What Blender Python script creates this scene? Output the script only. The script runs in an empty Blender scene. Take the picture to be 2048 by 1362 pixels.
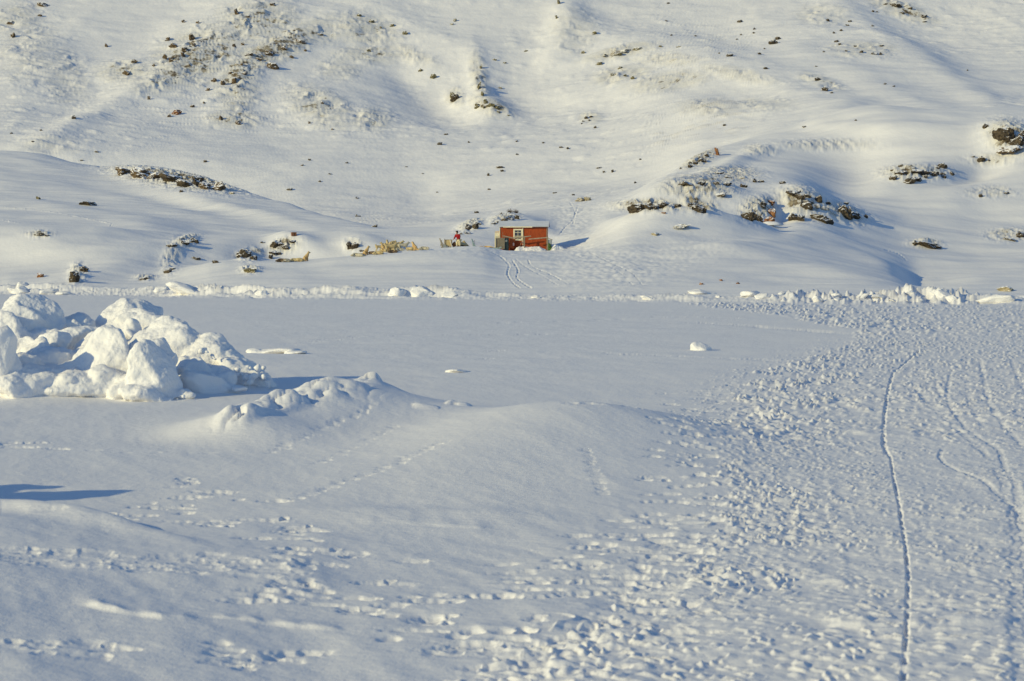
import bpy, bmesh, math, random, os
import numpy as np
from mathutils import Vector, Matrix, Euler, noise as mnoise
Q = float(os.environ.get('SCENE_Q', '1'))          # terrain density while testing
rnd = random.Random(7)
sc = bpy.context.scene
COL = sc.collection
# ------------------------------------------------------------------ camera calibration
F = 80/36*2048.0
CAMZ = 3.0
TH = math.atan((681-520)/F)
CT, ST = math.cos(TH), math.sin(TH)
def ray(px, py):
    u = (px-1024)/F; v = (681-py)/F
    dy = CT + v*ST
    return u/dy, (-ST+v*CT)/dy
def at(px, py, Y):
    a, t = ray(px, py); return Vector((a*Y, Y, CAMZ+t*Y))
def to_py(t): return 681-F*(ST+t*CT)/(CT-t*ST)
def to_px(a, t): return 1024+F*a/(CT-t*ST)
def gY(py):                                         # distance at which level ground shows at that row
    return -CAMZ/ray(1024, py)[1]
# ------------------------------------------------------------------ noise
_GA = np.arange(256)*(2*math.pi/256)
_GX = np.cos(_GA).astype(np.float32); _GY = np.sin(_GA).astype(np.float32)
def perlin(x, y, s=0):
    x = np.asarray(x, np.float32)+s*7.31; y = np.asarray(y, np.float32)+s*3.77
    fx = np.floor(x); fy = np.floor(y); ix = fx.astype(np.int32).view(np.uint32); iy = fy.astype(np.int32).view(np.uint32)
    fx = x-fx; fy = y-fy; k = np.uint32((s*1442695041) & 0xFFFFFFFF)
    hx = (ix*np.uint32(374761393), (ix+np.uint32(1))*np.uint32(374761393)); hy = (iy*np.uint32(668265263)+k, (iy+np.uint32(1))*np.uint32(668265263)+k)
    def g(a, b):
        h = hx[a]+hy[b]; h = (h ^ (h >> np.uint32(13)))*np.uint32(1274126177); h = (h ^ (h >> np.uint32(16))) & np.uint32(255)
        return _GX[h]*(fx-a)+_GY[h]*(fy-b)
    ux = fx*fx*fx*(fx*(fx*6-15)+10); uy = fy*fy*fy*(fy*(fy*6-15)+10)
    a = g(0, 0); a += ux*(g(1, 0)-a); c = g(0, 1); c += ux*(g(1, 1)-c)
    return (a+uy*(c-a))*1.5
def fbm(x, y, o=4, s=0, gain=.5, ridged=False):
    r = 0; am = 1
    for i in range(o):
        n = perlin(x, y, s+i*17)
        if ridged: n = 1-2*np.abs(n)
        r = r+am*n; am *= gain; x, y = x*2.03+5.1, y*2.03+1.7
    return r
def smooth(e0, e1, x):
    t = np.clip((x-e0)/(e1-e0), 0, 1); return t*t*(3-2*t)
# ------------------------------------------------------------------ materials
def mat_new(name):
    m = bpy.data.materials.new(name); m.use_nodes = True
    n = m.node_tree.nodes; l = m.node_tree.links
    return m, n, l, n['Principled BSDF']
def simple(name, col, rough=.8, col2=None, scale=6, bump=0, metal=0, stretch=None):
    m, n, l, b = mat_new(name)
    b.inputs['Roughness'].default_value = rough; b.inputs['Metallic'].default_value = metal
    b.inputs['Specular IOR Level'].default_value = .25
    tc = n.new('ShaderNodeTexCoord'); nz = n.new('ShaderNodeTexNoise')
    nz.inputs['Scale'].default_value = scale; nz.inputs['Detail'].default_value = 5
    src = tc.outputs['Object']
    if stretch:
        mp = n.new('ShaderNodeMapping'); mp.inputs['Scale'].default_value = stretch
        l.new(src, mp.inputs[0]); src = mp.outputs[0]
    l.new(src, nz.inputs['Vector'])
    cr = n.new('ShaderNodeMix'); cr.data_type = 'RGBA'
    mr = n.new('ShaderNodeMapRange'); mr.inputs[1].default_value = .35; mr.inputs[2].default_value = .65
    l.new(nz.outputs[0], mr.inputs[0]); l.new(mr.outputs[0], cr.inputs[0])
    c2 = col2 or tuple(c*.75 for c in col)
    cr.inputs[6].default_value = (*col, 1); cr.inputs[7].default_value = (*c2, 1)
    l.new(cr.outputs[2], b.inputs['Base Color'])
    if bump:
        bp = n.new('ShaderNodeBump'); bp.inputs['Strength'].default_value = bump; bp.inputs['Distance'].default_value = .05
        l.new(nz.outputs[0], bp.inputs['Height']); l.new(bp.outputs[0], b.inputs['Normal'])
    return m
SNOW = (.87, .853, .845)
ROCKS = {'dark': ((.045, .036, .026), (.11, .083, .052)), 'ochre': ((.065, .047, .030), (.16, .11, .06)),
         'red': ((.16, .06, .028), (.32, .15, .06)), 'tan': ((.30, .25, .15), (.42, .36, .24)), 'olive': ((.09, .08, .04), (.2, .17, .09))}
def snow_mat(name, bumps=((2.2, .08), (14, .014)), rock=False, grain=True, space='Object'):
    m, n, l, b = mat_new(name)
    b.inputs['Roughness'].default_value = .75
    b.inputs['Specular IOR Level'].default_value = .2
    tc = n.new('ShaderNodeTexCoord')
    prev = None
    for sca, dist in bumps:
        nz = n.new('ShaderNodeTexNoise'); nz.inputs['Scale'].default_value = sca; nz.inputs['Detail'].default_value = 4
        l.new(tc.outputs[space], nz.inputs['Vector'])
        bp = n.new('ShaderNodeBump'); bp.inputs['Strength'].default_value = 1; bp.inputs['Distance'].default_value = dist
        l.new(nz.outputs[0], bp.inputs['Height'])
        if prev: l.new(prev.outputs[0], bp.inputs['Normal'])
        prev = bp
    if prev: l.new(prev.outputs[0], b.inputs['Normal'])
    base = n.new('ShaderNodeMix'); base.data_type = 'RGBA'
    nz = n.new('ShaderNodeTexNoise'); nz.inputs['Scale'].default_value = .35; nz.inputs['Detail'].default_value = 6
    l.new(tc.outputs[space], nz.inputs['Vector']); l.new(nz.outputs[0], base.inputs[0])
    base.inputs[6].default_value = (*SNOW, 1); base.inputs[7].default_value = (SNOW[0]*.95, SNOW[1]*.955, SNOW[2]*.96, 1)
    out = base.outputs[2]
    if rock:
        at_ = n.new('ShaderNodeAttribute'); at_.attribute_name = 'rock'
        n2 = n.new('ShaderNodeTexNoise'); n2.inputs['Scale'].default_value = .55; n2.inputs['Detail'].default_value = 9; n2.inputs['Roughness'].default_value = .7
        l.new(tc.outputs[space], n2.inputs['Vector'])
        ad = n.new('ShaderNodeMath'); ad.operation = 'ADD'; l.new(at_.outputs['Fac'], ad.inputs[0]); l.new(n2.outputs[0], ad.inputs[1])
        mr = n.new('ShaderNodeMapRange'); mr.inputs[1].default_value = 1.0; mr.inputs[2].default_value = 1.12
        l.new(ad.outputs[0], mr.inputs[0])
        rc = n.new('ShaderNodeMix'); rc.data_type = 'RGBA'
        n3 = n.new('ShaderNodeTexNoise'); n3.inputs['Scale'].default_value = .9; n3.inputs['Detail'].default_value = 6
        l.new(tc.outputs[space], n3.inputs['Vector'])
        mr3 = n.new('ShaderNodeMapRange'); mr3.inputs[1].default_value = .4; mr3.inputs[2].default_value = .6
        l.new(n3.outputs[0], mr3.inputs[0]); l.new(mr3.outputs[0], rc.inputs[0])
        rc.inputs[6].default_value = (.14, .105, .065, 1); rc.inputs[7].default_value = (.38, .33, .24, 1)
        rm = n.new('ShaderNodeMapRange'); rm.inputs[1].default_value = .15; rm.inputs[2].default_value = .5; rm.inputs[4].default_value = .55; l.new(at_.outputs['Fac'], rm.inputs[0])
        rime = n.new('ShaderNodeMix'); rime.data_type = 'RGBA'; l.new(rm.outputs[0], rime.inputs[0]); l.new(out, rime.inputs[6]); rime.inputs[7].default_value = (.60, .57, .49, 1); out = rime.outputs[2]
        mx = n.new('ShaderNodeMix'); mx.data_type = 'RGBA'
        l.new(mr.outputs[0], mx.inputs[0]); l.new(out, mx.inputs[6]); l.new(rc.outputs[2], mx.inputs[7])
        out = mx.outputs[2]
    l.new(out, b.inputs['Base Color'])
    return m
def rock_mat(kind, thr=.55):
    m, n, l, b = mat_new('rock_'+kind)
    b.inputs['Roughness'].default_value = .85; b.inputs['Specular IOR Level'].default_value = .2
    geo = n.new('ShaderNodeNewGeometry'); sep = n.new('ShaderNodeSeparateXYZ'); l.new(geo.outputs['Normal'], sep.inputs[0])
    nz = n.new('ShaderNodeTexNoise'); nz.inputs['Scale'].default_value = 2.0; nz.inputs['Detail'].default_value = 6; nz.inputs['Roughness'].default_value = .65
    l.new(geo.outputs['Position'], nz.inputs['Vector'])
    ad = n.new('ShaderNodeMath'); ad.operation = 'MULTIPLY_ADD'; l.new(nz.outputs[0], ad.inputs[0]); ad.inputs[1].default_value = .9
    l.new(sep.outputs[2], ad.inputs[2])
    mr = n.new('ShaderNodeMapRange'); mr.inputs[1].default_value = thr+.45-.05; mr.inputs[2].default_value = thr+.45+.08
    l.new(ad.outputs[0], mr.inputs[0])
    n2 = n.new('ShaderNodeTexNoise'); n2.inputs['Scale'].default_value = 3.5; n2.inputs['Detail'].default_value = 8
    l.new(geo.outputs['Position'], n2.inputs['Vector'])
    m2 = n.new('ShaderNodeMapRange'); m2.inputs[1].default_value = .38; m2.inputs[2].default_value = .62; l.new(n2.outputs[0], m2.inputs[0])
    c = n.new('ShaderNodeMix'); c.data_type = 'RGBA'; l.new(m2.outputs[0], c.inputs[0])
    c.inputs[6].default_value = (*ROCKS[kind][0], 1); c.inputs[7].default_value = (*ROCKS[kind][1], 1)
    mx = n.new('ShaderNodeMix'); mx.data_type = 'RGBA'; l.new(mr.outputs[0], mx.inputs[0]); l.new(c.outputs[2], mx.inputs[6])
    mx.inputs[7].default_value = (*SNOW, 1); l.new(mx.outputs[2], b.inputs['Base Color'])
    bp = n.new('ShaderNodeBump'); bp.inputs['Distance'].default_value = .15; l.new(n2.outputs[0], bp.inputs['Height']); l.new(bp.outputs[0], b.inputs['Normal'])
    return m
M_ICE = snow_mat('snow_on_ice', ((9, .012), (45, .004)))
M_HILL = snow_mat('snow_on_hills', ((.6, .06), (3, .02)), rock=True)
M_MTN = snow_mat('snow_on_mountain', ((.25, .14), (1.2, .06)), rock=True)
M_BLOCK = snow_mat('snow_on_blocks', ((5, .03), (22, .012)))
M_ROCK = {k: rock_mat(k, {'ochre': .54, 'olive': .54}.get(k, .64)) for k in ROCKS}

# ------------------------------------------------------------------ helpers for objects
def link(o, parent=None):
    COL.objects.link(o)
    if parent: o.parent = parent
    return o
def tag(o, label=None, cat=None, group=None, kind=None):
    if label: o['label'] = label
    if cat: o['category'] = cat
    if group: o['group'] = group
    if kind: o['kind'] = kind
    return o
def empty(name, loc, rz=0):
    o = bpy.data.objects.new(name, None); o.empty_display_size = .2
    o.location = loc; o.rotation_euler = (0, 0, rz); return link(o)
class MB:
    def __init__(s): s.bm = bmesh.new()
    def box(s, c, size, rot=(0, 0, 0), bevel=0):
        r = bmesh.ops.create_cube(s.bm, size=1)
        M = Matrix.Translation(c) @ Euler(rot).to_matrix().to_4x4() @ Matrix.Diagonal((*size, 1))
        bmesh.ops.transform(s.bm, matrix=M, verts=r['verts'])
        if bevel:
            ed = list({e for v in r['verts'] for e in v.link_edges})
            bmesh.ops.bevel(s.bm, geom=ed, offset=bevel, segments=2, affect='EDGES')
        return s
    def tube(s, p, q, r, r2=None, seg=8):
        p = Vector(p); q = Vector(q); d = q-p
        g = bmesh.ops.create_cone(s.bm, cap_ends=True, segments=seg, radius1=r, radius2=r if r2 is None else r2, depth=d.length)
        M = Matrix.Translation((p+q)/2) @ d.to_track_quat('Z', 'Y').to_matrix().to_4x4()
        bmesh.ops.transform(s.bm, matrix=M, verts=g['verts']); return s
    def ball(s, c, r, sub=2, scale=(1, 1, 1)):
        g = bmesh.ops.create_icosphere(s.bm, subdivisions=sub, radius=r)
        bmesh.ops.transform(s.bm, matrix=Matrix.Translation(c) @ Matrix.Diagonal((*scale, 1)), verts=g['verts']); return s
    def prism(s, pts, y0, y1):                       # polygon in xz extruded along y
        a = [s.bm.verts.new((x, y0, z)) for x, z in pts]; b = [s.bm.verts.new((x, y1, z)) for x, z in pts]
        s.bm.faces.new(a); s.bm.faces.new(b[::-1]); n = len(pts)
        for i in range(n): s.bm.faces.new((a[i], b[i], b[(i+1) % n], a[(i+1) % n]))
        return s
    def prismx(s, pts, x0, x1):                      # polygon in yz extruded along x
        a = [s.bm.verts.new((x0, y, z)) for y, z in pts]; b = [s.bm.verts.new((x1, y, z)) for y, z in pts]
        s.bm.faces.new(a); s.bm.faces.new(b[::-1]); n = len(pts)
        for i in range(n): s.bm.faces.new((a[i], b[i], b[(i+1) % n], a[(i+1) % n]))
        return s
    def build(s, name, m, parent=None, smooth_=False):
        bmesh.ops.recalc_face_normals(s.bm, faces=s.bm.faces)
        me = bpy.data.meshes.new(name); s.bm.to_mesh(me); s.bm.free(); me.materials.append(m)
        if smooth_: me.polygons.foreach_set('use_smooth', [True]*len(me.polygons))
        return link(bpy.data.objects.new(name, me), parent)
def bake(ob):
    """turn an object with modifiers into a plain mesh"""
    dg = bpy.context.evaluated_depsgraph_get(); dg.update()
    me = bpy.data.meshes.new_from_object(ob.evaluated_get(dg), depsgraph=dg)
    bpy.data.objects.remove(ob); return me
def skin(chains, sub=2):
    """chains: list of lists of (x,y,z,r); a point given again joins on. Returns one continuous mesh."""
    vs = []; rs = []; ed = []; idx = {}
    for ch in chains:
        prev = None
        for p in ch:
            k = (round(p[0], 4), round(p[1], 4), round(p[2], 4))
            if k not in idx: idx[k] = len(vs); vs.append(k); rs.append(p[3])
            i = idx[k]
            if prev is not None and i != prev: ed.append((prev, i))
            prev = i
    me = bpy.data.meshes.new('t'); me.from_pydata(vs, ed, []); ob = bpy.data.objects.new('t', me); link(ob)
    ob.modifiers.new('s', 'SKIN'); sv = me.skin_vertices[0].data
    for i, r in enumerate(rs): sv[i].radius = (r, r)
    sv[0].use_root = True
    md = ob.modifiers.new('u', 'SUBSURF'); md.levels = sub; md.render_levels = sub
    m = bake(ob); m.polygons.foreach_set('use_smooth', [True]*len(m.polygons)); return m
def mesh_obj(name, me, m, parent=None):
    me.name = name
    if not me.materials: me.materials.append(m)
    return link(bpy.data.objects.new(name, me), parent)

# ------------------------------------------------------------------ terrain layout (photo px, photo row, distance)
pxf = np.arange(-260, 2310, 1.45/Q)
wide = 2308+np.cumsum(2.0*1.075**np.arange(80))
PXC = np.concatenate([(2048-wide)[::-1], pxf, wide]); NC = len(PXC)
A = (PXC-1024)/F
def tab(pts, i, sig=14):
    p = np.array(pts, float); v = np.interp(PXC, p[:, 0], p[:, i])
    # smoothing across columns on the fine part
    n = int(3*sig/(1.45/Q)); k = np.exp(-.5*(np.arange(-n, n+1)*(1.45/Q)/sig)**2); k /= k.sum()
    return np.convolve(np.pad(v, n, mode='edge'), k, 'valid')
shore = [(0, 588), (120, 590), (300, 593), (600, 598), (1000, 600), (1400, 605), (1700, 608), (2048, 610)]
Yshore = gY(tab(shore, 1))
LV = [
 # bank top
 [(0,578,0),(300,580,0),(600,583,0),(900,586,0),(1100,592,0),(1400,594,0),(1700,596,0),(1850,600,0),(2048,602,0)],
 # knoll front crest
 [(0,562,210),(200,562,210),(320,556,211),(380,538,214),(450,522,217),(550,521,219),(620,522,220),(700,514,221),(800,502,222),(890,491,223),(960,491,222),(1000,498,221),(1100,502,221),(1150,507,215),(1250,520,205),(1350,530,200),(1450,537,198),(1600,547,195),(1750,562,188),(1830,578,182),(1900,590,176),(2048,592,174)],
 [(0,542,219),(150,541,219),(300,537,220),(380,533,221),(450,526,223),(550,526,228),(620,524,228),(700,517,228),(800,504,228),(890,491,229),(940,492,229),(1000,496,230),(1100,497,231),(1130,494,229),(1160,489,229),(1185,480,228),(1250,468,224),(1350,470,222),(1450,480,220),(1600,505,215),(1760,545,207),(1795,556,205),(1818,576,201),(1840,578,198),(1900,578,190),(2048,576,190)],
 # bright bank crest / dome crest
 [(0,457,232),(200,457,232),(300,463,236),(400,478,235),(440,476,235),(490,476,236),(530,486,236),(570,473,238),(620,471,238),(700,473,239),(800,467,240),(880,469,241),(915,466,242),(940,456,246),(970,443,249),(1000,434,252),(1040,430,255),(1080,440,248),(1112,476,237),(1150,471,235),(1190,463,239),(1220,449,235),(1250,433,233),(1310,422,232),(1400,425,233),(1500,445,236),(1600,470,232),(1700,506,228),(1775,531,222),(1800,545,221),(1822,574,217),(1870,575,210),(1950,562,214),(2048,556,218)],
 [(0,453,239),(300,460,243),(400,473,248),(530,475,250),(600,468,256),(700,469,256),(800,465,255),(900,463,256),(940,457,257),(1000,436,262),(1040,432,263),(1100,436,264),(1150,432,264),(1200,427,260),(1230,430,254),(1300,431,251),(1400,438,250),(1450,442,250),(1550,449,250),(1650,455,249),(1700,478,247),(1780,503,245),(1830,523,242),(1870,528,241),(1950,524,245),(2048,520,245)],
 [(0,400,300),(400,422,292),(600,446,280),(760,460,270),(900,459,265),(950,449,266),(1000,432,271),(1100,420,275),(1200,411,273),(1260,403,264),(1330,381,265),(1400,373,268),(1500,376,270),(1600,383,270),(1700,425,268),(1800,440,275),(1860,455,272),(1950,468,270),(2048,478,268)],
 [(0,345,340),(200,362,335),(400,380,318),(600,426,293),(760,459,279),(900,457,273),(950,443,273),(1000,429,278),(1100,412,284),(1200,402,284),(1260,396,274),(1330,367,284),(1400,336,301),(1500,327,310),(1600,322,312),(1700,325,312),(1850,352,303),(1900,330,308),(1960,316,314),(2048,322,310)],
 # middle ridge crest
 [(0,303,385),(80,308,384),(150,326,380),(220,339,374),(255,331,368),(300,336,362),(350,346,355),(400,358,348),(480,381,332),(550,402,318),(600,413,305),(650,432,300),(700,449,295),(760,458,288),(860,457,282),(900,455,282),(950,438,282),(1000,426,286),(1050,416,290),(1100,407,294),(1180,397,297),(1240,391,294),(1270,387,290),(1330,352,302),(1400,313,322),(1430,298,332),(1500,270,346),(1600,250,351),(1650,232,352),(1700,214,353),(1760,209,353),(1850,219,353),(2048,218,353)],
 # hidden dip behind it
 [(0,400,408),(300,410,388),(400,415,374),(600,442,345),(700,454,338),(760,456,330),(860,453,322),(950,446,318),(1000,438,318),(1100,420,320),(1200,410,322),(1300,392,328),(1400,345,350),(1500,305,375),(1600,285,380),(1700,252,380),(1850,247,380),(2048,243,380)],
 [(0,400,424),(400,408,410),(600,415,402),(860,425,402),(1000,405,402),(1100,390,402),(1200,374,402),(1300,350,402),(1400,305,402),(1500,278,405),(1600,262,405),(1700,240,405),(1850,236,405),(2048,232,405)],
 [(0,292,445),(400,305,445),(800,318,445),(1000,305,445),(1200,282,445),(1400,230,448),(1600,196,450),(1700,188,450),(2048,190,450)],
 [(0,195,490),(400,210,490),(800,230,490),(1000,228,490),(1200,205,490),(1400,150,494),(1600,128,497),(1800,132,497),(2048,138,497)],
 [(0,80,540),(400,90,540),(800,105,540),(1200,90,540),(1600,55,545),(2048,60,545)],
 [(0,-70,612),(2048,-80,615)],
 [(0,-280,780),(2048,-280,780)],
 [(0,-300,1000),(2048,-300,1000)],
]
YK = [Yshore-30, Yshore]; ZK = [np.zeros(NC), np.zeros(NC)]
for i, L in enumerate(LV):
    py = tab(L, 1); Y = tab(L, 2) if i else Yshore+6
    Y = np.maximum(Y, YK[-1]+4)
    t = ray(1024, py)[1]
    YK.append(Y); ZK.append(CAMZ+t*Y)
YK = np.array(YK); ZK = np.array(ZK)
H_ = np.diff(YK, axis=0); D_ = np.diff(ZK, axis=0)/H_
S_ = np.zeros_like(ZK)
for k in range(1, len(YK)-1):
    w1 = 2*H_[k]+H_[k-1]; w2 = H_[k]+2*H_[k-1]
    same = D_[k]*D_[k-1] > 0
    with np.errstate(divide='ignore', invalid='ignore'):
        hm = (w1+w2)/(w1/D_[k-1]+w2/D_[k])
    S_[k] = np.where(same, hm, 0)
S_[-1] = D_[-1]
IDIP = 10                                            # index in YK of the hidden dip level
Ydip = YK[IDIP]
# rows
step = 1.25/Q
pyr = np.concatenate([[5200, 4200, 3400, 2800, 2400, 2100, 1900, 1750, 1640, 1560, 1500, 1450], np.arange(1412, 1000, -step), np.arange(1000, 612, -step*.8)])
rel = (pyr-612)/1.0
nI = len(pyr)
nH = int(430*Q); nM = int(420*Q); nX = 24
rows = []
Yi = gY(pyr)                                          # (nI,)
tt = np.linspace(0, 1, nI)
YI = Yi[:, None]*np.ones((1, NC))
# blend the last rows to the shore line
lastY = Yi[-1]
nb = nI//4
w = np.zeros(nI); w[-nb:] = np.linspace(0, 1, nb)**1.0
Ystart = YI[-nb]
for j in range(nb):
    s = j/(nb-1); i = nI-nb+j
    p = to_py(-CAMZ/Ystart)*(1-s) + to_py(-CAMZ/Yshore)*s
    YI[i] = gY(p)
YH = Yshore[None, :] + (Ydip-Yshore)[None, :]*(np.linspace(0, 1, nH)**.93)[:, None]
YM = Ydip[None, :] + (700-Ydip)[None, :]*np.linspace(0, 1, nM)[:, None]
YX = 700+300*(np.linspace(0, 1, nX+1)[1:, None]**1.3)*np.ones((1, NC))
Y = np.concatenate([YI, YH[1:], YM[1:], YX]); NR = len(Y)
rI = nI-1; rH = nI+nH-2
Z = np.zeros_like(Y)
for c in range(NC):
    yk = YK[:, c]; k = np.clip(np.searchsorted(yk, Y[:, c], 'right')-1, 0, len(yk)-2)
    h = yk[k+1]-yk[k]; s = np.clip((Y[:, c]-yk[k])/h, 0, 1); z0 = ZK[k, c]; z1 = ZK[k+1, c]; d0 = S_[k, c]; d1 = S_[k+1, c]
    Z[:, c] = (2*s**3-3*s**2+1)*z0+(s**3-2*s**2+s)*h*d0+(-2*s**3+3*s**2)*z1+(s**3-s**2)*h*d1
n_ = int(20/(1.45/Q)); kk = np.exp(-.5*(np.arange(-n_, n_+1)*(1.45/Q)/8.0)**2); kk /= kk.sum()
nw = len(wide); fz = Z[rI:, nw:NC-nw].copy(); acc = np.zeros_like(fz[:, n_:-n_]); wf_ = fz.shape[1]-2*n_
for i_, k_ in enumerate(kk): acc += k_*fz[:, i_:i_+wf_]
keep = np.clip(np.arange(len(fz))/12, 0, 1)[:, None]          # the shore row itself stays put
Z[rI:, nw+n_:NC-nw-n_] = acc*keep+fz[:, n_:-n_]*(1-keep)
X = A[None, :]*Y
PX = PXC[None, :]*np.ones_like(Y)
PY = to_py((Z-CAMZ)/Y)
X = X.astype(np.float32); Z = Z.astype(np.float32); Y = Y.astype(np.float32); PX = PX.astype(np.float32); PY = PY.astype(np.float32)
PXC = PXC.astype(np.float32)
Yshore = Yshore.astype(np.float32); Ydip = Ydip.astype(np.float32)
XF, YF, ZF, PXF, PYF0 = X, Y, Z, PX, PY
LS = slice(rI, NR)
X, Y, Z, PX, PY = XF[LS], YF[LS], ZF[LS], PXF[LS], PYF0[LS]
land = smooth(0, 10, Y-Yshore[None, :])
mtn = smooth(-5, 30, Y-Ydip[None, :])
# ---- hand placed relief, photo frame: (px, row, sx, sy, angle, metres, layer)  layer 0 hills, 1 mountain
BUMPS = [
 (420,85,120,45,-35,5,1),(250,140,60,30,-20,3,1),(600,80,110,25,-22,4,1),(60,150,60,70,0,3,1),(300,60,40,90,55,-3,1),(170,150,50,90,60,-2,1),
 (180,235,190,14,-27,3.5,1),(470,190,60,40,-50,3,1),(660,200,80,40,20,3.5,1),(440,260,140,30,0,-3,1),(820,150,90,30,45,-5,1),(960,170,26,55,-12,5,1),(990,215,45,16,15,4,1),
 (880,200,60,30,20,-3,1),(1060,190,55,45,0,-4.5,1),(870,70,110,16,25,2.5,1),(1130,40,25,60,20,5,1),(1180,55,70,20,25,3,1),(1250,100,60,14,-18,3,1),(1380,110,130,26,12,4,1),
 (1480,70,120,22,10,-2.5,1),(1560,170,110,20,18,3.5,1),(1600,90,60,26,0,2.5,1),(1780,80,190,18,32,4,1),(1690,60,100,30,30,3,1),(1900,60,120,60,30,-6,1),(1950,170,130,24,10,2,1),(1640,230,110,12,-20,2,1),
 (1340,200,110,20,8,3,1),(1420,235,90,12,-6,2,1),(740,60,90,26,15,3,1),(520,30,60,30,0,3,1),(1750,170,120,15,22,3,1),
 (60,500,120,22,4,1.2,0),(250,520,110,16,-6,1.5,0),(180,560,90,10,-10,.7,0),(600,490,40,12,15,1.0,0),(720,492,36,12,0,1.0,0),
 (120,420,170,9,9,.6,0),(330,400,150,9,12,-.7,0),(520,430,130,7,14,.5,0),
 (1310,450,60,16,-12,.7,0),(1560,520,120,10,12,.4,0),(1700,500,90,8,22,.5,0),(1480,490,70,8,-8,.4,0),(1620,545,120,6,6,.3,0),
 (1500,420,60,16,0,1.5,0),(1620,400,60,16,15,1.8,0),(1560,425,20,16,70,-1.2,0),(1400,390,60,16,0,1.6,0),(1830,350,60,14,-6,1.8,0),(1700,340,60,50,0,-2.2,0),(2010,290,50,26,10,3.0,0),(1940,345,70,12,-15,-1.5,0),
 (1560,300,90,10,-6,.8,0),(1800,260,130,10,4,.9,0),(1470,330,60,8,-20,.9,0),(1300,395,50,7,-18,.9,0),
]
for (cx, cy, sx, sy, an, am, ly) in BUMPS:
    ca, sa = math.cos(math.radians(an)), math.sin(math.radians(an))
    dx = PX-cx; dy = PY-cy
    u = (dx*ca+dy*sa)/sx; v = (-dx*sa+dy*ca)/sy
    lay = mtn if ly else (land*(1-smooth(-25, -6, Y-Ydip[None, :])))
    Z += am*(.27 if ly else .8)*np.exp(-.5*(u*u+v*v))*lay
# ---- free relief
wx = X+fbm(X/40, Y/40, 2, 91)*10
Z += mtn*(fbm(wx/70, Y/60, 3, 1)*.9 + fbm(wx/22, Y/17, 3, 5)*.34)
hills = land*(1-mtn)
Z += hills*(fbm(X/26, Y/16, 3, 11)*.45)*smooth(8, 30, Y-Yshore[None, :])
# sastrugi and stone tails, long across the slope
tail = np.maximum(0, fbm(X/5.5+Y*.02, Y/2.2, 2, 21)-.25)
Z += mtn*tail*.5*smooth(-.3, .5, fbm(X/60, Y/60, 2, 33)+.2)
Z += mtn*fbm(X/7, Y/3, 3, 23)*.09
Z += hills*(fbm(X/7, Y/2.6, 2, 25)*.08)
# ---- rocky ground
ROCKY = [ # px,row,sx,sy,angle,strength
 (400,110,90,45,-25,.9),(350,150,70,25,-15,.8),(560,95,90,22,-24,1.0),(480,150,50,30,-50,.9),(250,145,50,20,0,.7),(520,45,70,40,0,.8),(480,190,40,30,-50,.7),(640,60,60,26,0,.55),
 (470,240,45,16,0,.7),(640,215,60,30,25,.75),(740,240,40,20,0,.6),(730,60,60,28,10,.7),(740,110,60,16,0,.7),(60,100,60,60,10,.45),(30,40,50,30,0,.6),(130,150,60,40,60,.45),(680,140,40,20,0,.5),
 (820,110,50,14,20,.6),(960,160,14,50,-10,.8),(985,215,36,14,20,1.0),(910,195,16,14,30,.9),(1240,105,60,10,-12,.9),(1240,150,50,14,-10,.8),(1150,60,40,40,20,.5),(1330,165,70,16,-8,.65),(1330,120,60,12,0,.5),
 (1480,150,70,12,10,.5),(1530,210,60,12,0,.5),(1640,30,50,20,0,.5),(1720,100,60,14,0,.7),(1800,20,60,14,20,.9),(1640,165,40,10,20,.7),(1420,215,60,14,0,.5),(100,290,60,20,0,.35),(1180,238,20,10,0,.8),
 (350,358,105,14,9,1.1),(1400,375,60,20,0,.8),(1460,350,50,14,0,.7),(1300,412,60,10,0,1.0),(1395,410,30,12,10,1.0),(1520,420,32,20,0,1.0),(1600,405,40,24,15,1.0),(1680,425,45,14,15,1.0),(1650,290,80,10,0,.5),(1520,300,30,10,0,.5),
 (1830,346,55,12,0,1.05),(2020,275,40,26,15,1.1),(1980,320,40,10,0,.6),(1400,318,30,10,-25,.9),(2020,470,40,10,0,.8),(1850,487,26,6,0,1.0),(1980,385,40,10,0,.6),
 (370,484,24,8,-20,.9),(500,510,20,10,-10,.9),(570,492,26,12,-10,.9),(155,548,16,14,-60,.9),(705,490,14,10,0,.9),(345,515,16,30,20,.5),(80,468,24,5,0,.7),(940,452,22,8,-20,1.0),(1010,438,26,7,-10,.9),(500,540,18,6,0,.8),(290,556,20,5,0,.6),
]
R = np.zeros_like(Z)
PY2 = to_py((Z-CAMZ)/Y)
for (cx, cy, sx, sy, an, am) in ROCKY:
    ca, sa = math.cos(math.radians(an)), math.sin(math.radians(an))
    u = ((PX-cx)*ca+(PY2-cy)*sa)/sx; v = (-(PX-cx)*sa+(PY2-cy)*ca)/sy
    lay = mtn if (cy < 262 and not (cx > 1920 and cy > 240)) or (cx < 140 and cy < 300) else (land*(1-mtn))
    R = np.maximum(R, am*np.exp(-.5*(u*u+v*v)**1.4)*lay)
su = X*.95+Y*.35; sv = Y*.9-X*.28
crag = np.maximum(0, fbm(su/9+.5*perlin(X/7, Y/7, 43), sv/5, 3, 41, .5, ridged=True)-.1)
crag2 = fbm(su/3.4, sv/2.4, 2, 47, .5)
Z += R*mtn*(crag*.80+crag2*.20)
Z += R*(1-mtn)*(np.maximum(0, fbm(X/1.7+Y*.1, Y/2.2, 3, 51, .6, ridged=True)-.1)*.34+crag2*.10)
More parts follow.
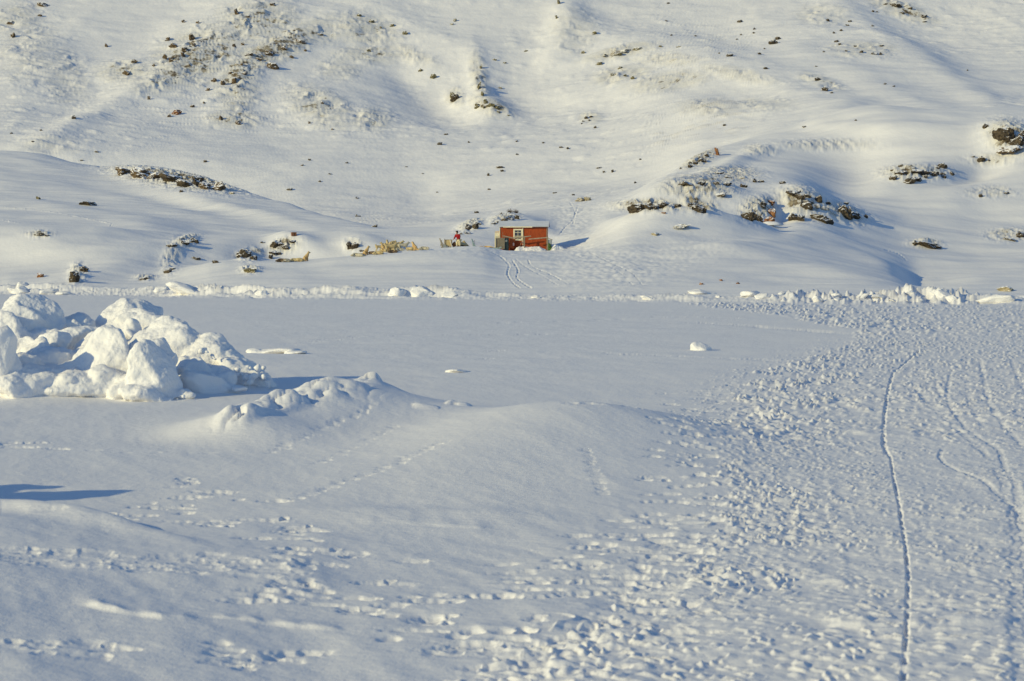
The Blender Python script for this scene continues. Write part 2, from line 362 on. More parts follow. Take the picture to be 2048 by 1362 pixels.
# ---- shore rubble
RL, MTNL = R, mtn
X, Y, Z, PX = XF, YF, ZF, PXF
SR = slice(max(0, rI-90), rI+60)
X, Y, Z, PX = XF[SR], YF[SR], ZF[SR], PXF[SR]
ds = Y-Yshore[None, :]
rub = np.exp(-.5*((ds-3.2)/2.6)**2)
amp = np.interp(PX, [-300, 0, 300, 420, 700, 880, 960, 1150, 1300, 1450, 1600, 1900, 2048], [.5, .6, .7, .9, .7, .9, .35, .12, .35, .6, 1.0, 1.0, .8])
patch = smooth(-.25, .45, fbm(X/9, Y/30, 2, 59)+.05)
off = 2.2*perlin(X/11, Y*0+.5, 57)
rub2 = np.exp(-.5*((ds-3.6-off)/1.9)**2)
Z += 1.35*rub2*amp*(.25+.75*patch)*np.maximum(-.15, fbm(X/5.5+Y*.2, Y/2.8, 2, 61, .45, ridged=True)-.1)*.55
crumb = smooth(1480, 1620, PX)*smooth(1990, 1900, PX)*1.5+.4
Z += rub*crumb*np.maximum(0, fbm(X/1.3, Y/1.5, 3, 67, .5, ridged=True)-.2)*.26
Z += smooth(-9, -1, ds)*smooth(3, 0, ds)*patch*np.maximum(0, fbm(X/8, Y/2.0, 2, 69)-.1)*.12
# ------------------------------------------------------------------ the snow covered ice
SI = slice(0, rI+1)
X, Y, Z, PX = XF[SI], YF[SI], ZF[SI], PXF[SI]
ds = Y-Yshore[None, :]
ice = 1-smooth(-6, 0, ds)
def gauss(px, Yc, sx, sy, h, ang=0, pw=1.0):
    xc = (px-1024)/F*Yc; ca, sa = math.cos(math.radians(ang)), math.sin(math.radians(ang))
    u = ((X-xc)*ca+(Y-Yc)*sa)/sx; v = (-(X-xc)*sa+(Y-Yc)*ca)/sy
    return h*np.exp(-(.5*(u*u+v*v))**pw)
Z += ice*(fbm(X/9, Y/7, 3, 71)*.035 + fbm(X/2.2, Y/3.2, 2, 75)*.010)
near = smooth(38, 16, Y)
Z += near*ice*(fbm(X/1.1+Y*.25, Y/2.4, 3, 77)*.026)          # wind dimples close by
Z += ice*.006*fbm(X/1.3+Y*.15, Y/4.2, 3, 79, .6, ridged=True)
# drifts: heap apron, lumpy mound, smooth mound, lower-left bank
Z += gauss(150, 51.3, 2.1, 1.3, .40) + gauss(380, 52.5, 1.3, 1.6, .25) + gauss(40, 49.8, 1.0, 1.1, .2)
Z += gauss(640, 42.2, 1.1, 2.0, .42, -8, 1.05) + gauss(470, 38.6, .62, 1.2, .27, 20) + gauss(790, 43.5, 1.3, 2.2, .26, 12) + gauss(740, 46.0, .55, 1.1, .36)
Z += gauss(570, 38.8, .9, 1.4, .12)
Z += gauss(1150, 38.5, 1.45, 3.0, .50, 0, .95) + gauss(960, 36.0, 1.2, 2.6, .16) + gauss(1330, 37.0, 1.0, 2.6, .10) + gauss(1120, 31.5, 1.9, 2.4, .10)
Z += ice*.075*np.maximum(0, -(X+1.2))*smooth(-1.2, -2.2, X)*smooth(27, 19.5, Y)
Z += gauss(-60, 24.6, .9, .9, .16)
Z += gauss(720, 27.0, .9, .5, .055, -10) + gauss(960, 26.6, .8, .45, .04, 5)+gauss(1150,27.6,.9,.6,.03,-8)
r2x = random.Random(3)
DEP = np.zeros_like(Z); RIM = np.zeros_like(Z); LUMP = np.zeros_like(Z)
def stamp(xc, Yc, r, depth, ry=None, ang=0, rim=.35, flat=False):
    """press a hole with a raised rim into the snow (negative depth: a lump)"""
    ry = ry or r; R3 = 2.6*max(r, ry)
    c0 = np.searchsorted(A*Yc, xc-R3); c1 = np.searchsorted(A*Yc, xc+R3)
    cm = min(max((c0+c1)//2, 0), NC-1)
    r0 = np.searchsorted(Y[:rI+1, cm], Yc-R3-.3); r1 = np.searchsorted(Y[:rI+1, cm], Yc+R3+.3)
    if c1 <= c0 or r1 <= r0: return
    x = X[r0:r1, c0:c1]-xc; y = Y[r0:r1, c0:c1]-Yc; wr = max(r, ry)
    x, y = x+wr*.45*perlin(x/wr*.9+xc*7, y/wr*.9+Yc, 3), y+wr*.45*perlin(x/wr*.9+Yc*5, y/wr*.9+xc*3, 4)
    ca, sa = math.cos(ang), math.sin(ang)
    q = ((x*ca+y*sa)/r)**2+((-x*sa+y*ca)/ry)**2
    if flat: LUMP[r0:r1, c0:c1] += np.exp(-depth*28*np.clip(1-q*.8, 0, 1)**.8)-1
    else:
        DEP[r0:r1, c0:c1] = np.minimum(DEP[r0:r1, c0:c1], -depth*np.exp(-q*q*.9))
        RIM[r0:r1, c0:c1] = np.maximum(RIM[r0:r1, c0:c1], depth*rim*np.exp(-((np.sqrt(q)-1.35)/.4)**2))
def dent(xc, Yc, r, depth, ry, ang=0):
    """a scuffed print: slides in gently, ends in a short steep wall"""
    R3 = 2.8*max(r, ry)
    c0 = np.searchsorted(A*Yc, xc-R3); c1 = np.searchsorted(A*Yc, xc+R3); cm = min(max((c0+c1)//2, 0), NC-1)
    r0 = np.searchsorted(Y[:rI+1, cm], Yc-R3-.3); r1 = np.searchsorted(Y[:rI+1, cm], Yc+R3+.3)
    if c1 <= c0 or r1 <= r0: return
    x = X[r0:r1, c0:c1]-xc; y = Y[r0:r1, c0:c1]-Yc
    x, y = x+r*.35*perlin(x/.07+xc*7, y/.12+Yc, 3), y+r*.3*perlin(x/.1+Yc*5, y/.1+xc*3, 4)
    ca, sa = math.cos(ang), math.sin(ang); u = x*ca+y*sa; v = -x*sa+y*ca
    u = np.where(u < 0, u/(1.5*r), u/(.75*r)); q = u*u+(v/ry)**2
    DEP[r0:r1, c0:c1] = np.minimum(DEP[r0:r1, c0:c1], -depth*np.exp(-q*q*.8))
def gp(px, py):
    Yc = gY(py); return (px-1024)/F*Yc, Yc
# rounded lumps on the mound (sunny side), drifted over
lx = np.interp(Y, [37.5, 39.2, 41.2, 42.6, 43.8, 46.5], [455, 500, 590, 650, 690, 740])
lm = np.exp(-((PX-lx)/(26+34*smooth(37, 41.5, Y)*smooth(46.5, 43, Y)+6))**4*.6)*smooth(37.2, 38.6, Y)*smooth(46.9, 45.0, Y)
lm = np.maximum(lm, np.exp(-(((PX-625)/130)**2+((Y-42.2)/1.5)**2)**1.5))
pil = np.sqrt(np.abs(perlin(X/.62+.5*perlin(X/.9, Y/1.2, 6), Y/1.05, 202))+.02)
pil2 = np.sqrt(np.abs(perlin(X/.30, Y/.55, 205))+.02)
Z += lm*ice*(pil*.19+pil2*.05-.04)*(1-.7*smooth(650, 725, PX))
for (px, Yc, r, h) in [(745,46.2,.17,.20),(722,46.0,.13,.09),(905,42.4,.14,.08),(925,42.2,.12,.07),(850,41.4,.22,.05),(560,40.6,.42,.14),(640,42.6,.5,.16),(700,42.8,.4,.12)]:
    xc = (px-1024)/F*Yc; stamp(xc, Yc, r, -h, r*1.25, r2x.uniform(-.5, .5), flat=True)
xc, Yc = gp(497, 866); stamp(xc, Yc-1.2, .07, .09, .3, rim=0)
def poly(pts, n=None, sp=.3):
    out = []
    P = [gp(*p) for p in pts]
    for (x0, y0), (x1, y1) in zip(P[:-1], P[1:]):
        L = math.hypot(x1-x0, y1-y0); k = max(1, int(L/sp))
        for i in range(k): out.append((x0+(x1-x0)*i/k, y0+(y1-y0)*i/k))
    return out
def groove(pts, wdt, depth, jag=0, rim=.3, steps=False, taper=True):
    P = np.array(poly(pts, sp=.15))
    ys = P[:, 1]
    o = np.argsort(ys); ys = ys[o]; xs = P[o, 0]
    m = (Y > ys[0]) & (Y < ys[-1]); m[rI:] = False
    yy = Y[m]; xl = np.interp(yy, ys, xs)
    if jag: xl = xl+perlin(yy*1.7, yy*0+3, 5)*jag+perlin(yy*6, yy*0+9, 5)*jag*.5
    wv = wdt*(1+.35*perlin(yy*1.3, yy*0+4.4, 14)+.25*perlin(yy*5, yy*0+1.1, 15))
    q = X[m]-xl; q = np.where(q < 0, -q, q*.6)/wv
    d = depth*(1+.6*perlin(yy*4, yy*0+2.2, 8)) if steps else depth
    if steps: d = d*(.12+.88*smooth(-.25, .15, perlin(yy*3.1, yy*0+.2, 18)))
    tp = smooth(ys[0], ys[0]*1.06, yy)*smooth(ys[-1], ys[-1]*.94, yy) if taper else 1
    Z[m] += tp*(-d*np.exp(-q**4) + depth*rim*np.exp(-((q-1.5)/.5)**2))
# trampled sledge trail
TL = np.array([(560,1180),(590,1180),(612,1400),(632,1560),(660,1705),(690,1690),(720,1600),(740,1530),(790,1480),(850,1450),(900,1440),(1000,1452),(1060,1445),(1130,1390),(1180,1330),(1230,1240),(1290,1090),(1362,900),(1500,700),(5200,200)], float)
PYg = to_py(-CAMZ/np.maximum(Y, 1))
edge = np.interp(PYg, TL[:, 0], TL[:, 1])
edge = edge + perlin(PYg/18, PX*0, 3)*26*smooth(600, 700, PYg) + fbm(PX/60, PYg/9, 2, 4)*26
tr = smooth(-14, 16, PX-edge)*ice
rough = smooth(2000, 1450, PX)*.45+.55
fade = np.clip(Y/40, 0, 1)
sel = smooth(-.3, .35, fbm(X/1.6, Y/3, 2, 112)+.1)
band = np.exp(-((PX-edge-90)/130)**2)
wN = smooth(44, 30, Y); wF = smooth(78, 100, Y); wM = 1-wN-wF*(Y > 60); wM = np.clip(wM, 0, 1)
def fleck(sx, sy, s0):
    """small scuffs: each steps up steeply towards the right and runs out gently"""
    ph = X/sx+1.0*perlin(X/(2.2*sx), Y/sy, s0+1)+.9*perlin(X/(6*sx), Y/(4*sy), s0+2)
    f = ph-np.floor(ph); saw = np.where(f < .72, 1-f/.72, (f-.72)/.28)
    return saw*smooth(-.2, .35, perlin(X/(1.3*sx), Y/sy, s0+3))
lump = .33-np.abs(perlin(X/.26, Y/.30, 101))
gain = (.55+.45*sel)*(.5+.5*rough)*(.85+.4*band)
Z += tr*wN*(fleck(.15, .18, 151)*.036 + lump*.014*(.2+band) + fbm(X/.6, Y/.7, 2, 105)*.012 + perlin(X/.08, Y/.11, 109)*.005)*gain
Z += tr*wM*(fleck(.24, .50, 161)*.078 + fbm(X/.7, Y/1.2, 2, 107)*.016)*gain
Z += tr*wF*(fleck(.42, 1.5, 171)*.14 + fbm(X/1.2, Y/3, 2, 108)*.012)*gain
out = smooth(-150, -14, PX-edge)*(1-tr)*ice*smooth(900, 1000, PX)
Z += out*np.maximum(0, fleck(.30, .5, 181)-.5)*.06*smooth(100, 60, Y)
# lane between shore and trail, far flats on the right: fine horizontal streaks
fl = ice*smooth(60, 130, Y)*smooth(1250, 1500, PX)*(1-tr)
Z += fl*np.maximum(0, fbm(X/9, Y/2.5, 3, 120))*.03
# lone paw marks, denser to the bottom left of the trail
r2 = random.Random(11)
def marks(n, x0, x1, y0, y1, rr=(.05, .085), dd=(.03, .07), jx=0):
    for _ in range(n):
        px = r2.uniform(x0, x1); py = r2.uniform(y0, y1); xc, Yc = gp(px, py)
        sc_ = 1+Yc/120
        dent(xc, Yc, r2.uniform(*rr)*r2.choice((.9, 1.2, 1.8, 2.4))*sc_, r2.uniform(*dd)*.6*sc_, r2.uniform(*rr)*1.25*sc_, r2.uniform(-.35, .35))
        if r2.random() < .25: stamp(xc+r2.gauss(.03, .08)*sc_, Yc+r2.gauss(0, .1)*sc_, r2.uniform(*rr)*.6*sc_, r2.uniform(*dd)*.6*sc_, r2.uniform(*rr)*.8*sc_, 0, rim=.15)
marks(10, 340, 560, 950, 1010); marks(16, 80, 400, 1000, 1060); marks(14, 380, 640, 1040, 1090); marks(10, 560, 860, 1105, 1125, (.06, .09)); marks(40, 0, 260, 1135, 1175, (.07, .11), (.03, .05))
marks(46, 230, 640, 1130, 1175, (.07, .11), (.03, .05)); marks(18, 430, 960, 1165, 1215, (.05, .08)); marks(16, 520, 1000, 1190, 1240, (.05, .09), (.04, .08)); marks(14, 780, 1150, 1235, 1300, (.05, .09), (.04, .08))
marks(16, 1000, 1130, 1120, 1200, (.05, .08)); marks(40, 1150, 1350, 1060, 1200, (.05, .08)); marks(60, 1250, 1440, 1030, 1190, (.05, .08)); marks(40, 1290, 1440, 860, 1050, (.05, .08))
marks(14, 420, 620, 1300, 1350, (.05, .08)); marks(26, 900, 1250, 1290, 1362, (.05, .08), (.03, .06)); marks(24, 1150, 1420, 1200, 1290, (.05, .08), (.03, .06)); marks(60, 1330, 1500, 770, 900, (.06, .09)); marks(14, 1100, 1300, 860, 880, (.05, .08), (.03, .05))
marks(8, 0, 130, 885, 905, (.06, .09)); marks(10, 0, 300, 1290, 1360, (.05, .1), (.02, .05))
marks(10, 300, 420, 960, 1040, (.04, .06), (.03, .05))
# big hole, and strings of paw prints
x_, y_ = gp(1050, 1268); stamp(x_, y_, .065, .07, .12, rim=.15)
def string(pts, sp, r, d, wob=.06):
    for (x, y) in poly(pts, sp=sp): dent(x+r2.gauss(0, wob), y+r2.gauss(0, wob*2), r*r2.uniform(.9, 2.0), d*r2.uniform(.15, .5), r*1.2, r2.uniform(-.1, .5))
string([(570,690),(640,683),(720,674),(900,671),(1180,668)], .95, .20, .09, .1); string([(600,722),(760,716),(1000,716),(1250,712)], 1.3, .18, .06, .2)
string([(1210,708),(1330,712),(1500,720),(1640,728)], .5, .17, .08); string([(1310,634),(1420,636),(1500,638)], .5, .30, .14); string([(1400,645),(1500,652),(1600,660),(1695,667)], .4, .28, .14)
string([(600,995),(690,968),(770,950),(830,930),(900,912)], .24, .06, .07, .03); string([(540,905),(620,885),(680,868),(760,850)], .26, .06, .06, .04); string([(640,930),(720,900),(790,870)], .26, .06, .05, .04)
string([(1175,930),(1190,960),(1215,1000)], .18, .045, .05, .02); string([(0,1136),(90,1138),(190,1142),(300,1150)], .15, .08, .05, .03); string([(20,1160),(120,1165),(220,1172),(320,1170)], .15, .08, .045, .03)
string([(0,895),(60,893),(130,897),(260,903),(480,907)], .45, .06, .04, .03); string([(1060,1100),(1090,1112),(1150,1122)], .1, .03, .02, .005)
string([(900,742),(925,741)], .15, .1, -.05, .02)
string([(1000,646),(1180,640),(1300,634)], 1.2, .22, .08, .2); string([(770,700),(900,702),(1200,706)], 1.6, .2, .06, .2)
# snow steps that catch the light
def curve(pts, k=5):
    out = []; P = [pts[0]]+list(pts)+[pts[-1]]
    for i in range(1, len(P)-2):
        for j in range(k):
            t = j/k; out.append(tuple(.5*(2*P[i][c]+(P[i+1][c]-P[i-1][c])*t+(2*P[i-1][c]-5*P[i][c]+4*P[i+1][c]-P[i+2][c])*t*t+(3*P[i][c]-P[i-1][c]-3*P[i+1][c]+P[i+2][c])*t**3) for c in (0, 1)))
    return out+[pts[-1]]
def ridge(pts, wdt, h):
    for (x, y) in poly(pts, sp=wdt*.5): stamp(x, y, wdt, -h, wdt*.8, rim=0)
def ridgeline(x0, x1, pyf, wdt, h):
    xs = np.linspace(x0, x1, 40); pys = np.array([pyf(x) for x in xs]); ys = gY(pys)
    wv = np.interp(PX, xs, ys, left=np.nan, right=np.nan); m = ~np.isnan(wv); m[rI:] = False
    q = (Y[m]-wv[m])/wdt; e = smooth(x0, x0+60, PX[m])*smooth(x1, x1-60, PX[m])*(.7+.5*perlin(PX[m]/40, PX[m]*0+2.5, 31))
    Z[m] += h*e*np.where(q < 0, np.exp(-q*q*1.2), np.exp(-q*q*.06))
ridgeline(140, 420, lambda x: np.interp(x, [140, 320, 420], [1246, 1268, 1262]), .07, .05)
ridgeline(400, 700, lambda x: np.interp(x, [400, 700], [1254, 1268]), .06, .032)
ridgeline(1640, 2060, lambda x: np.interp(x, [1640, 1800, 2060], [1258, 1264, 1252]), .09, .05)
ridgeline(1660, 1860, lambda x: np.interp(x, [1660, 1860], [866, 876]), .2, .06)
ridgeline(880, 1220, lambda x: np.interp(x, [880, 1220], [1262, 1256]), .06, .03)
ridgeline(1180, 1420, lambda x: np.interp(x, [1180, 1420], [1268, 1262]), .06, .03)
ridgeline(700, 1000, lambda x: np.interp(x, [700, 820, 1000], [1048, 1046, 1060]), .12, .022)
Z += DEP+RIM*(1+DEP/.02).clip(0, 1)+np.log(1+LUMP)/28
cl_ = np.interp(PX, [-300, 0, 200, 340, 470], [26.6, 26.3, 25.2, 24.0, 22.6]); dq = Y-cl_
Z += .20*smooth(470, 60, PX)*smooth(-900, -200, PX)*np.where(dq < 0, np.exp(-(dq/.75)**2), np.exp(-(dq/.35)**2))*ice
# runner cut and scuffed tracks
groove([(1838,703),(1800,735),(1786,746),(1779,775),(1775,790),(1768,850),(1768,890),(1774,908),(1784,919)], .024, .06, .02, steps=True, rim=0, taper=False)
groove([(1783,918),(1786,940),(1790,965),(1800,1010),(1808,1060),(1815,1110),(1819,1150),(1817,1250),(1812,1330),(1805,1420)], .0145, .05, .004, steps=True, rim=0, taper=False)
for P_, w_, d_ in [([(1826,754),(1830,774),(1840,788),(1860,812),(1891,836),(1940,880),(1990,930)], .13, .06), ([(1908,737),(1898,764),(1895,798),(1908,825),(1936,856),(1963,877),(1997,901),(2008,928),(2025,962),(2035,983),(2044,1040),(2060,1200),(2080,1420)], .10, .06),
                   ([(1960,716),(1967,754),(1977,802),(1997,836),(2035,877),(2090,940)], .12, .06), ([(1892,890),(1881,914),(1895,931),(1963,962),(2014,1000),(2060,1050),(2120,1120)], .08, .06), ([(1990,930),(2011,977),(2030,1028),(2034,1165),(2040,1300),(2046,1420)], .13, .05),
                   ([(2020,716),(2040,760),(2060,800)], .14, .06), ([(1930,700),(1938,740),(1935,780),(1950,830),(1985,870)], .12, .03), ([(1868,748),(1880,790),(1900,812)], .1, .03)]:
    groove(curve(P_), w_*.38, d_*.24, .05, rim=0)
# ------------------------------------------------------------------ tracks and drifts on the land
def lgroove(pts, wpx, depth, rim=.4):
    """pts: photo px,row on the knoll; pressed into the visible hill surface"""
    global PYL
    for (x0, y0), (x1, y1) in zip(pts[:-1], pts[1:]):
        c0 = np.searchsorted(PXC, min(x0, x1)-14); c1 = np.searchsorted(PXC, max(x0, x1)+14)
        W = (slice(rI, rH), slice(c0, c1))
        px = PX[W]; py = PYL[W]; dx, dy = x1-x0, y1-y0; L2 = dx*dx+dy*dy
        s = np.clip(((px-x0)*dx+(py-y0)*dy)/L2, 0, 1)
        q = np.hypot(px-x0-s*dx, (py-y0-s*dy)*1.5)/wpx
        wob_ = (.35+1.1*smooth(-.5, .5, perlin(X[W]/1.1, Y[W]/1.3, 77)))
        q = q*(1+.35*perlin(X[W]/.8, Y[W]/.9, 78))
        Z[W] += wob_*(-depth*np.exp(-q**2) + depth*rim*np.exp(-((q-2)/.7)**2))
X, Y, Z, PX = XF, YF, ZF, PXF
PYL = to_py((Z-CAMZ)/Y)
for P_, w_, d_ in [([(1000,512),(1018,530),(1015,548),(1028,568),(1040,576)], 1.6, .10), ([(1024,520),(1036,540),(1034,556),(1052,570),(1062,576)], 1.6, .10),
                   ([(1032,518),(1050,533),(1085,552),(1115,570)], 1.4, .07), ([(1056,520),(1066,534),(1100,548),(1135,568)], 1.4, .08), ([(985,505),(1000,512)], 1.6, .06), ([(1155,415),(1145,440),(1130,455),(1118,470)], 1.3, .09),
                   ([(1140,405),(1150,425),(1146,448)], 1.3, .08), ([(1150,510),(1200,525),(1240,545),(1265,570)], 1.2, .06), ([(1180,505),(1220,525),(1262,545),(1285,570)], 1.2, .06),
                   ([(0,413),(70,420),(130,428),(190,440),(226,448)], 1.1, -.12), ([(226,446),(222,452)], 1.0, .1), ([(0,440),(40,446)], 1.3, -.12), ([(1770,500),(1795,507),(1812,520)], 1.6, .10)]:
    lgroove(curve(P_, 4), w_, d_*.42, .25)
PYLF = PYL; X, Y, Z, PX, PYL = XF[LS], YF[LS], ZF[LS], PXF[LS], PYLF[LS]
tramp = np.exp(-.5*(((PX-1220)/110)**2+((PYL-535)/34)**2)**1.3)+np.exp(-.5*(((PX-1150)/40)**2+((PYL-430)/36)**2)**1.3)+.8*np.exp(-.5*(((PX-1000)/120)**2+((PYL-500)/8)**2))+.6*np.exp(-.5*(((PX-1400)/60)**2+((PYL-500)/16)**2))
tramp = np.clip(tramp, 0, 1)*hills
Z += tramp*(perlin(X/.5, Y/.7, 141)*.05+perlin(X/1.3, Y/1.1, 143)*.07)
Z += hills*(1-RL)*.003*perlin(X/.8, Y/.8, 149)
# plough bank against the shore right of the tracks
dZ = np.zeros_like(Z); dZ[1:-1] = (Z[2:]-Z[:-2])/(Y[2:]-Y[:-2])
gx = np.zeros_like(Z); gx[:, 1:-1] = (Z[:, 2:]-Z[:, :-2])/np.maximum(.01, X[:, 2:]-X[:, :-2])
steep = np.hypot(dZ, gx)
rockm = np.clip(RL, 0, 1.1)**.6*(.382+.17*smooth(.3, .9, steep)+.16*smooth(-.3, .7, fbm(X/2.5, Y/3, 3, 153)))
print('rockmask', rockm.max(), (rockm > .3).mean(), RL.max(), steep.max())
X, Y, Z, PX = XF, YF, ZF, PXF
PYF = to_py((Z-CAMZ)/Y)
def grid_obj(name, r0, r1, m, rock=None):
    nr = r1-r0+1
    co = np.stack([X[r0:r1+1], Y[r0:r1+1], Z[r0:r1+1]], -1).reshape(-1, 3).astype(np.float32)
    i = np.arange(nr-1)[:, None]*NC+np.arange(NC-1)[None, :]
    f = np.stack([i, i+1, i+1+NC, i+NC], -1).reshape(-1, 4).astype(np.int32)
    me = bpy.data.meshes.new(name); me.vertices.add(len(co)); me.vertices.foreach_set('co', co.ravel())
    me.loops.add(f.size); me.loops.foreach_set('vertex_index', f.ravel())
    me.polygons.add(len(f)); me.polygons.foreach_set('loop_start', np.arange(0, f.size, 4, dtype=np.int32)); me.polygons.foreach_set('loop_total', np.full(len(f), 4, np.int32))
    me.polygons.foreach_set('use_smooth', np.ones(len(f), bool))
    if rock is not None:
        at_ = me.attributes.new('rock', 'FLOAT', 'POINT'); at_.data.foreach_set('value', rock[r0-rI:r1+1-rI].ravel().astype(np.float32))
    me.update(); me.materials.append(m)
    return tag(link(bpy.data.objects.new(name, me)), kind='structure')
tag(grid_obj('sea_ice', 0, rI, M_ICE), 'flat snow covered sea ice with a trampled sledge trail', 'sea ice')
tag(grid_obj('shore_hills', rI, rH, M_HILL, rockm), 'low snowy hills and knolls rising from the frozen shore', 'hills')
tag(grid_obj('mountain', rH, NR-1, M_MTN, rockm), 'snow covered rocky mountainside filling the background', 'mountain')
mb = MB(); mb.box((0, 300, -.75), (3000, 1800, .2)); o = mb.build('ground', M_ICE); tag(o, 'level snow field reaching beyond the picture', 'snow field', kind='structure')

def vis(px, py):
    """visible ground point under a photo pixel"""
    c = int(np.argmin(np.abs(PXC-px))); col = PYF[:, c]
    k = np.nonzero(col[13:] <= py)[0]
    k = (k[0] if len(k) else NR-15)+13
    y0, y1 = col[k-1], col[k]; s = 0 if y0 == y1 else min(1, max(0, (y0-py)/(y0-y1)))
    Yv = Y[k-1, c]*(1-s)+Y[k, c]*s; zv = Z[k-1, c]*(1-s)+Z[k, c]*s
    return Vector(((px-1024)/F*Yv, Yv, zv))
def ground(x, y):
    c = int(np.argmin(np.abs(A*y-x))); return float(np.interp(y, Y[:, c], Z[:, c]))

# ------------------------------------------------------------------ rocks
def rock_mesh(seed, facets=14, rough=.18, sub=4, name='boulder'):
    r = random.Random(seed); bm = bmesh.new(); bmesh.ops.create_icosphere(bm, subdivisions=sub, radius=1)
    pl = []
    for _ in range(facets):
        v = Vector((r.gauss(0, 1), r.gauss(0, 1), r.gauss(0, .8))).normalized(); pl.append((v, r.uniform(.5, .85)))
    off = Vector((r.uniform(0, 50), r.uniform(0, 50), r.uniform(0, 50)))
    for v in bm.verts:
        p = v.co.copy()
        for n_, d in pl:
            k = p.dot(n_)
            if k > d: p -= n_*(k-d)
        p *= 1+rough*mnoise.fractal(p*1.6+off, 1, 2, 5)
        p += Vector((0, 0, 1))*rough*.5*mnoise.noise(p*4+off)
        v.co = p*1.3
    me = bpy.data.meshes.new(name); bm.to_mesh(me); bm.free(); me.polygons.foreach_set('use_smooth', [False]*len(me.polygons))
    return me
RM = {}
for k in ROCKS:
    RM[k] = []
    for i in range(7):
        me = rock_mesh(100+i*7+len(k), rough=.30); me.materials.append(M_ROCK[k]); RM[k].append(me)
def rock(px, py, w, h, kind='dark', label=None, group=None, cat='rock', name='boulder', sink=.25, ang=None):
    if py < 262 and px < 1900 and name == 'boulder': w, h = w*.82, h*.9
    p = vis(px, py+h*.5); s = p.y/F
    o = bpy.data.objects.new(name, rnd.choice(RM[kind])); link(o)
    W = w*s*.5*1.2; Hh = h*s*.5*1.35
    o.scale = (W, max(W, Hh)*rnd.uniform(.7, .95), Hh)
    o.location = (p.x, p.y+o.scale[1]*.25, p.z+Hh*(1-sink*2)*.8)
    o.rotation_euler = (rnd.uniform(-.2, .2), (rnd.uniform(-.25, .25) if ang is None else math.radians(ang)), rnd.choice((0, 1))*math.pi+rnd.uniform(-.35, .35))
    tag(o, label, cat, group); return o
# the ledge on the left hill
for a_ in [(250,342,36,13,'ochre','pale ochre rock slab at the upper left end of the ledge on the left hill',6),(284,344,40,15,'ochre','broad ochre rock slab, second from the left end of the hill ledge',8),(312,351,24,10,'ochre','short brown rock slab in the thin left half of the hill ledge',16),
           (346,356,44,15,'dark','large dark brown rock in the middle of the hill ledge',14),(368,366,28,13,'dark','dark rock hanging lowest under the middle of the hill ledge',22),(398,361,26,14,'dark','dark upright rock beside a snow cleft right of the ledge middle',40),
           (412,371,26,10,'ochre','brown rock just left of the last slab of the hill ledge',16),(434,374,34,13,'ochre','rusty brown rock slab at the lower right end of the hill ledge',20),(364,382,6,4,'dark','tiny dark stone alone below the hill ledge',0),(466,385,9,4,'tan','small pale stone right of the hill ledge in snow',0)]:
    rock(*a_[:5], label=a_[5], ang=-a_[6] if False else a_[6], name='rock_slab' if a_[2] > 20 else 'boulder', group='rocks of the ledge on the left hill')
for a_ in [(78,396,10,5,'olive','small olive stone high on the shadowed left hill'),(174,406,24,8,'dark','brown snow capped rock on the shadowed left hill slope'),
           (80,468,18,5,'dark','flat brown rock just under the left bank crest'),(502,540,26,9,'olive','flat olive rock on the shaded knoll front'),
           (150,552,16,20,'dark','tall dark rock at the foot of the left bank'),(168,538,13,9,'dark','brown rock leaning above the tall dark one on the left bank'),(82,550,13,8,'red','reddish sloping rock low on the left bank'),
           (290,557,16,5,'dark','thin flat rock by the shore ice under the left bank'),(490,507,22,14,'dark','big dark rock under the snow lip left of the sled dogs'),(508,514,12,8,'dark','dark rock beside the big one under the snow lip'),
           (1850,488,40,9,'dark','wide dark rock under a snow cap on the right flat'),(1829,485,6,9,'dark','narrow dark rock at the left end of the snow capped one on the right flat'),(2015,577,26,9,'tan','tan rock under a snow cap by the right shore'),
           (1161,399,18,7,'tan','pale tan boulder at the top of the track behind the hut'),(1176,397,12,8,'tan','pale grey boulder right of the tan one above the hut track'),(1434,302,6,15,'red','thin rusty rock spike on the ridge of the right hill'),
           (1545,83,20,11,'dark','large brown boulder alone high on the right mountainside'),(1554,76,10,6,'dark','smaller brown boulder just above the large lone one'),(150,234,9,8,'dark','round dark boulder alone on the left mountainside'),
           (1310,467,15,6,'tan','pale tan stone on the left face of the snowy dome'),(1358,452,28,7,'olive','long low rocks on the crest of the snowy dome'),(1275,413,28,17,'dark','broad dark brown rock at the left end of the right hill foot'),
           (1540,440,20,18,'red','orange rock at the foot of the right hill'),(1541,404,14,9,'red','small orange rock above the big orange one'),(1542,423,16,12,'red','orange rock between the upper and the lower orange ones'),
           (355,224,20,10,'red','reddish tilted rock in the snow bowl upper left'),(880,287,8,5,'dark','dark stone alone in the middle of the lower mountain slope'),(1000,334,13,4,'dark','flat dark rock on the slope above the hut'),
           (910,195,15,13,'dark','rock block on the mountain spur above the left of the hut'),(1250,100,32,4,'olive','long thin ledge rock on the upper right snow ridge'),(2008,262,34,26,'dark','largest dark rock at the upper right edge'),
           (2032,282,26,18,'dark','brown rock under the largest one at the right edge'),(2018,297,36,11,'ochre','ochre rock lowest in the group at the right edge')]:
    rock(*a_[:5], label=a_[5])
